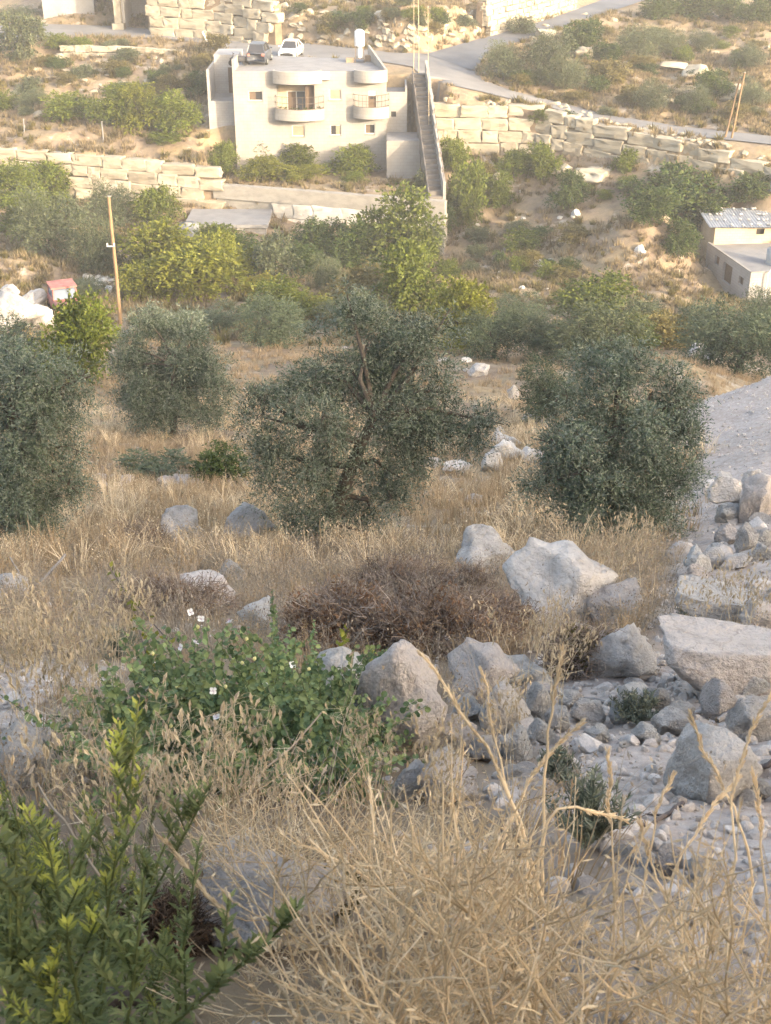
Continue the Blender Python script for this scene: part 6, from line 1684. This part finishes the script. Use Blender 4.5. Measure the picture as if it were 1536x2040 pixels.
burnet((275, 1100), 150, 70, 'dark twiggy bush under the left olive', 36, 'burnet_leaf', 'burnet', 1100, nleaf=900)
burnet((930, 1200), 130, 70, 'low thorny bush in front of the half buried boulder', 37, nleaf=1500)
burnet((330, 1230), 260, 70, 'low brown thorny scrub above the caper bush', 38, nleaf=1500)
# dead brown plant in the dark hollow among the fleabane
burnet((300, 1900), 230, 130, 'dead brown plant in the dark hollow at the bottom left', 39, 'burnet_leaf', 'dead_brown', 1800, .5, nleaf=1500)
# grey green plant in the centre right
def greyplant(bp, W, Hh, label, seed, m):
    b = G(*bp); s = depth(b) / FPX; r = np.random.default_rng(seed); o = empty('grey_green_plant', b); tag(o, label, 'plant'); st = Geo(); lv = Geo(); w_, h_ = W * s / 2, Hh * s * 1.15
    for i in range(70):
        a = r.uniform(0, 6.28); rr_ = r.random() ** .5; e = np.array([math.cos(a) * w_ * rr_, math.sin(a) * w_ * rr_, h_ * r.uniform(.6, 1.05) * (1.05 - .45 * rr_)]); t = np.linspace(0, 1, 6)[:, None]
        pts = e * t * np.array([1, 1, 1]) + np.array([0, 0, .25 * h_]) * (t - t ** 2); st.tube(pts, np.linspace(.0025, .001, 6), 3); tt = t[:, 0]
        for j in range(26):
            f = .15 + .85 * j / 26; p = np.array([np.interp(f, tt, pts[:, k_]) for k_ in range(3)]); d = rand_dirs(r, 1)[0] * .7 + np.array([0, 0, .8]); d /= np.linalg.norm(d); c = np.cross(d, rand_dirs(r, 1)[0]); c = c / np.linalg.norm(c) * .0032; L_ = r.uniform(.018, .04)
            lv.add([p, p + d * L_ * .5 + c, p + d * L_, p + d * L_ * .5 - c], [(0, 1, 2, 3)])
    st.build('stems', M['sage'], o); q = lv.build('leaves', M[m], o); q['kind'] = 'stuff'
greyplant((1165, 1690), 190, 170, 'grey green bushy plant in the dust right of centre', 41, 'sage')
greyplant((1110, 1560), 90, 70, 'small grey green plant above the larger one', 42, 'sage')
greyplant((1265, 1440), 120, 60, 'sparse grey green sprigs in the rubble', 43, 'sage')
greyplant((1385, 1240), 90, 50, 'green sprigs in front of the flat topped block', 44, 'sage')
greyplant((235, 1310), 110, 60, 'grey green sprigs in the grass left of the caper bush', 45, 'sage')
greyplant((640, 1860), 170, 150, 'olive green sprigs under the dry weeds at the bottom', 46, 'ochre')

# dead sticks
def stick(path, h, label, r0, r1, m='deadwood', side=None):
    pts = np.array([P(X, Y, hh) for (X, Y), hh in zip(path, h)]); b = pts[0].copy(); o = empty('dead_branch', b); tag(o, label, 'branch'); r = np.random.default_rng(int(path[0][1])); u = np.linspace(0, 1, len(pts)); uu = np.linspace(0, 1, 16); q = np.stack([np.interp(uu, u, pts[:, k_]) for k_ in range(3)], 1) - b; q[1:-1] += r.normal(size=(14, 3)) * min(r0 * .35, .004)
    Geo().tube(q, np.linspace(r0, r1, 16), 7).build('limb', M[m], o, True)
    for f in (side or []):
        s = q[int(f * 15)]; d = rand_dirs(r, 1)[0] * np.array([1, .5, .8]); Geo().tube([s, s + d * .06, s + d * .12 + r.normal(size=3) * .02], [r0 * .5, r0 * .35, r0 * .15], 5).build('twig', M[m], o, True)
def onground(path, lift=.03): 
    out = []
    for X, Y in path: out.append(G(X, Y + 6)[1] )
    return out
stick([(1446,1372),(1428,1310),(1408,1238)], [5.25, 5.2, 5.3], 'dark thin stick leaning on the biggest pale block', .011, .006, 'darkwood')
stick([(1080,1378),(1150,1392),(1215,1398),(1262,1420),(1290,1424)], onground([(1080,1378),(1150,1392),(1215,1398),(1262,1420),(1290,1424)]), 'grey dry branch lying under the white round stone', .012, .007, 'deadwood', (.3, .6))
stick([(1428,1436),(1470,1412),(1510,1402),(1560,1398)], onground([(1428,1440),(1470,1420),(1510,1412),(1560,1408)]), 'pale grey branch lying on stones at the right edge', .012, .014, 'deadwood', (.5,))
stick([(1500,1548),(1518,1526),(1545,1520),(1570,1524)], onground([(1500,1548),(1518,1536),(1545,1534),(1570,1536)]), 'dark curved root sticking out of the slab at the right edge', .010, .012, 'darkwood')
stick([(1360,1600),(1300,1640),(1240,1650),(1190,1640)], onground([(1360,1600),(1300,1640),(1240,1650),(1190,1640)]), 'dark dry twig lying in the dust beside the grey green plant', .008, .004, 'darkwood', (.2, .4, .6, .8))
stick([(130,1105),(90,1150),(60,1180),(20,1110)], [9.6, 9.3, 9.2, 9.5], 'bent grey twig sticking out of the grass under the left olive', .014, .006, 'deadwood', (.3, .5))
stick([(1200,1120),(1205,1075),(1196,1040)], [12.2, 12.2, 12.2], 'bare grey twig standing before the right olive', .008, .004, 'deadwood', (.4, .6))
stick([(180,2000),(235,1985),(310,1984),(400,1990)], [1.56, 1.58, 1.6, 1.62], 'thick dark grey branch lying in the hollow at the bottom left', .021, .018, 'darkwood')

# ------------------------------------------------------------------ evening haze
hm = bpy.data.materials.new('haze_air'); hm.use_nodes = True
hn = hm.node_tree.nodes
for n_ in list(hn):
    if n_.type != 'OUTPUT_MATERIAL': hn.remove(n_)
pv = hn.new('ShaderNodeVolumePrincipled')
pv.inputs['Color'].default_value = (.95, .93, .90, 1)
pv.inputs['Density'].default_value = .0008
pv.inputs['Anisotropy'].default_value = .2
hm.node_tree.links.new(pv.outputs[0], [n_ for n_ in hn if n_.type == 'OUTPUT_MATERIAL'][0].inputs['Volume'])
allv = [o for o in scene.objects if o.type == 'MESH']
hz = Geo().box(-700, 700, -90, 600, -140, 75).build('haze', hm)
tag(hz, 'thin pale evening haze filling the valley', 'haze', kind='stuff')
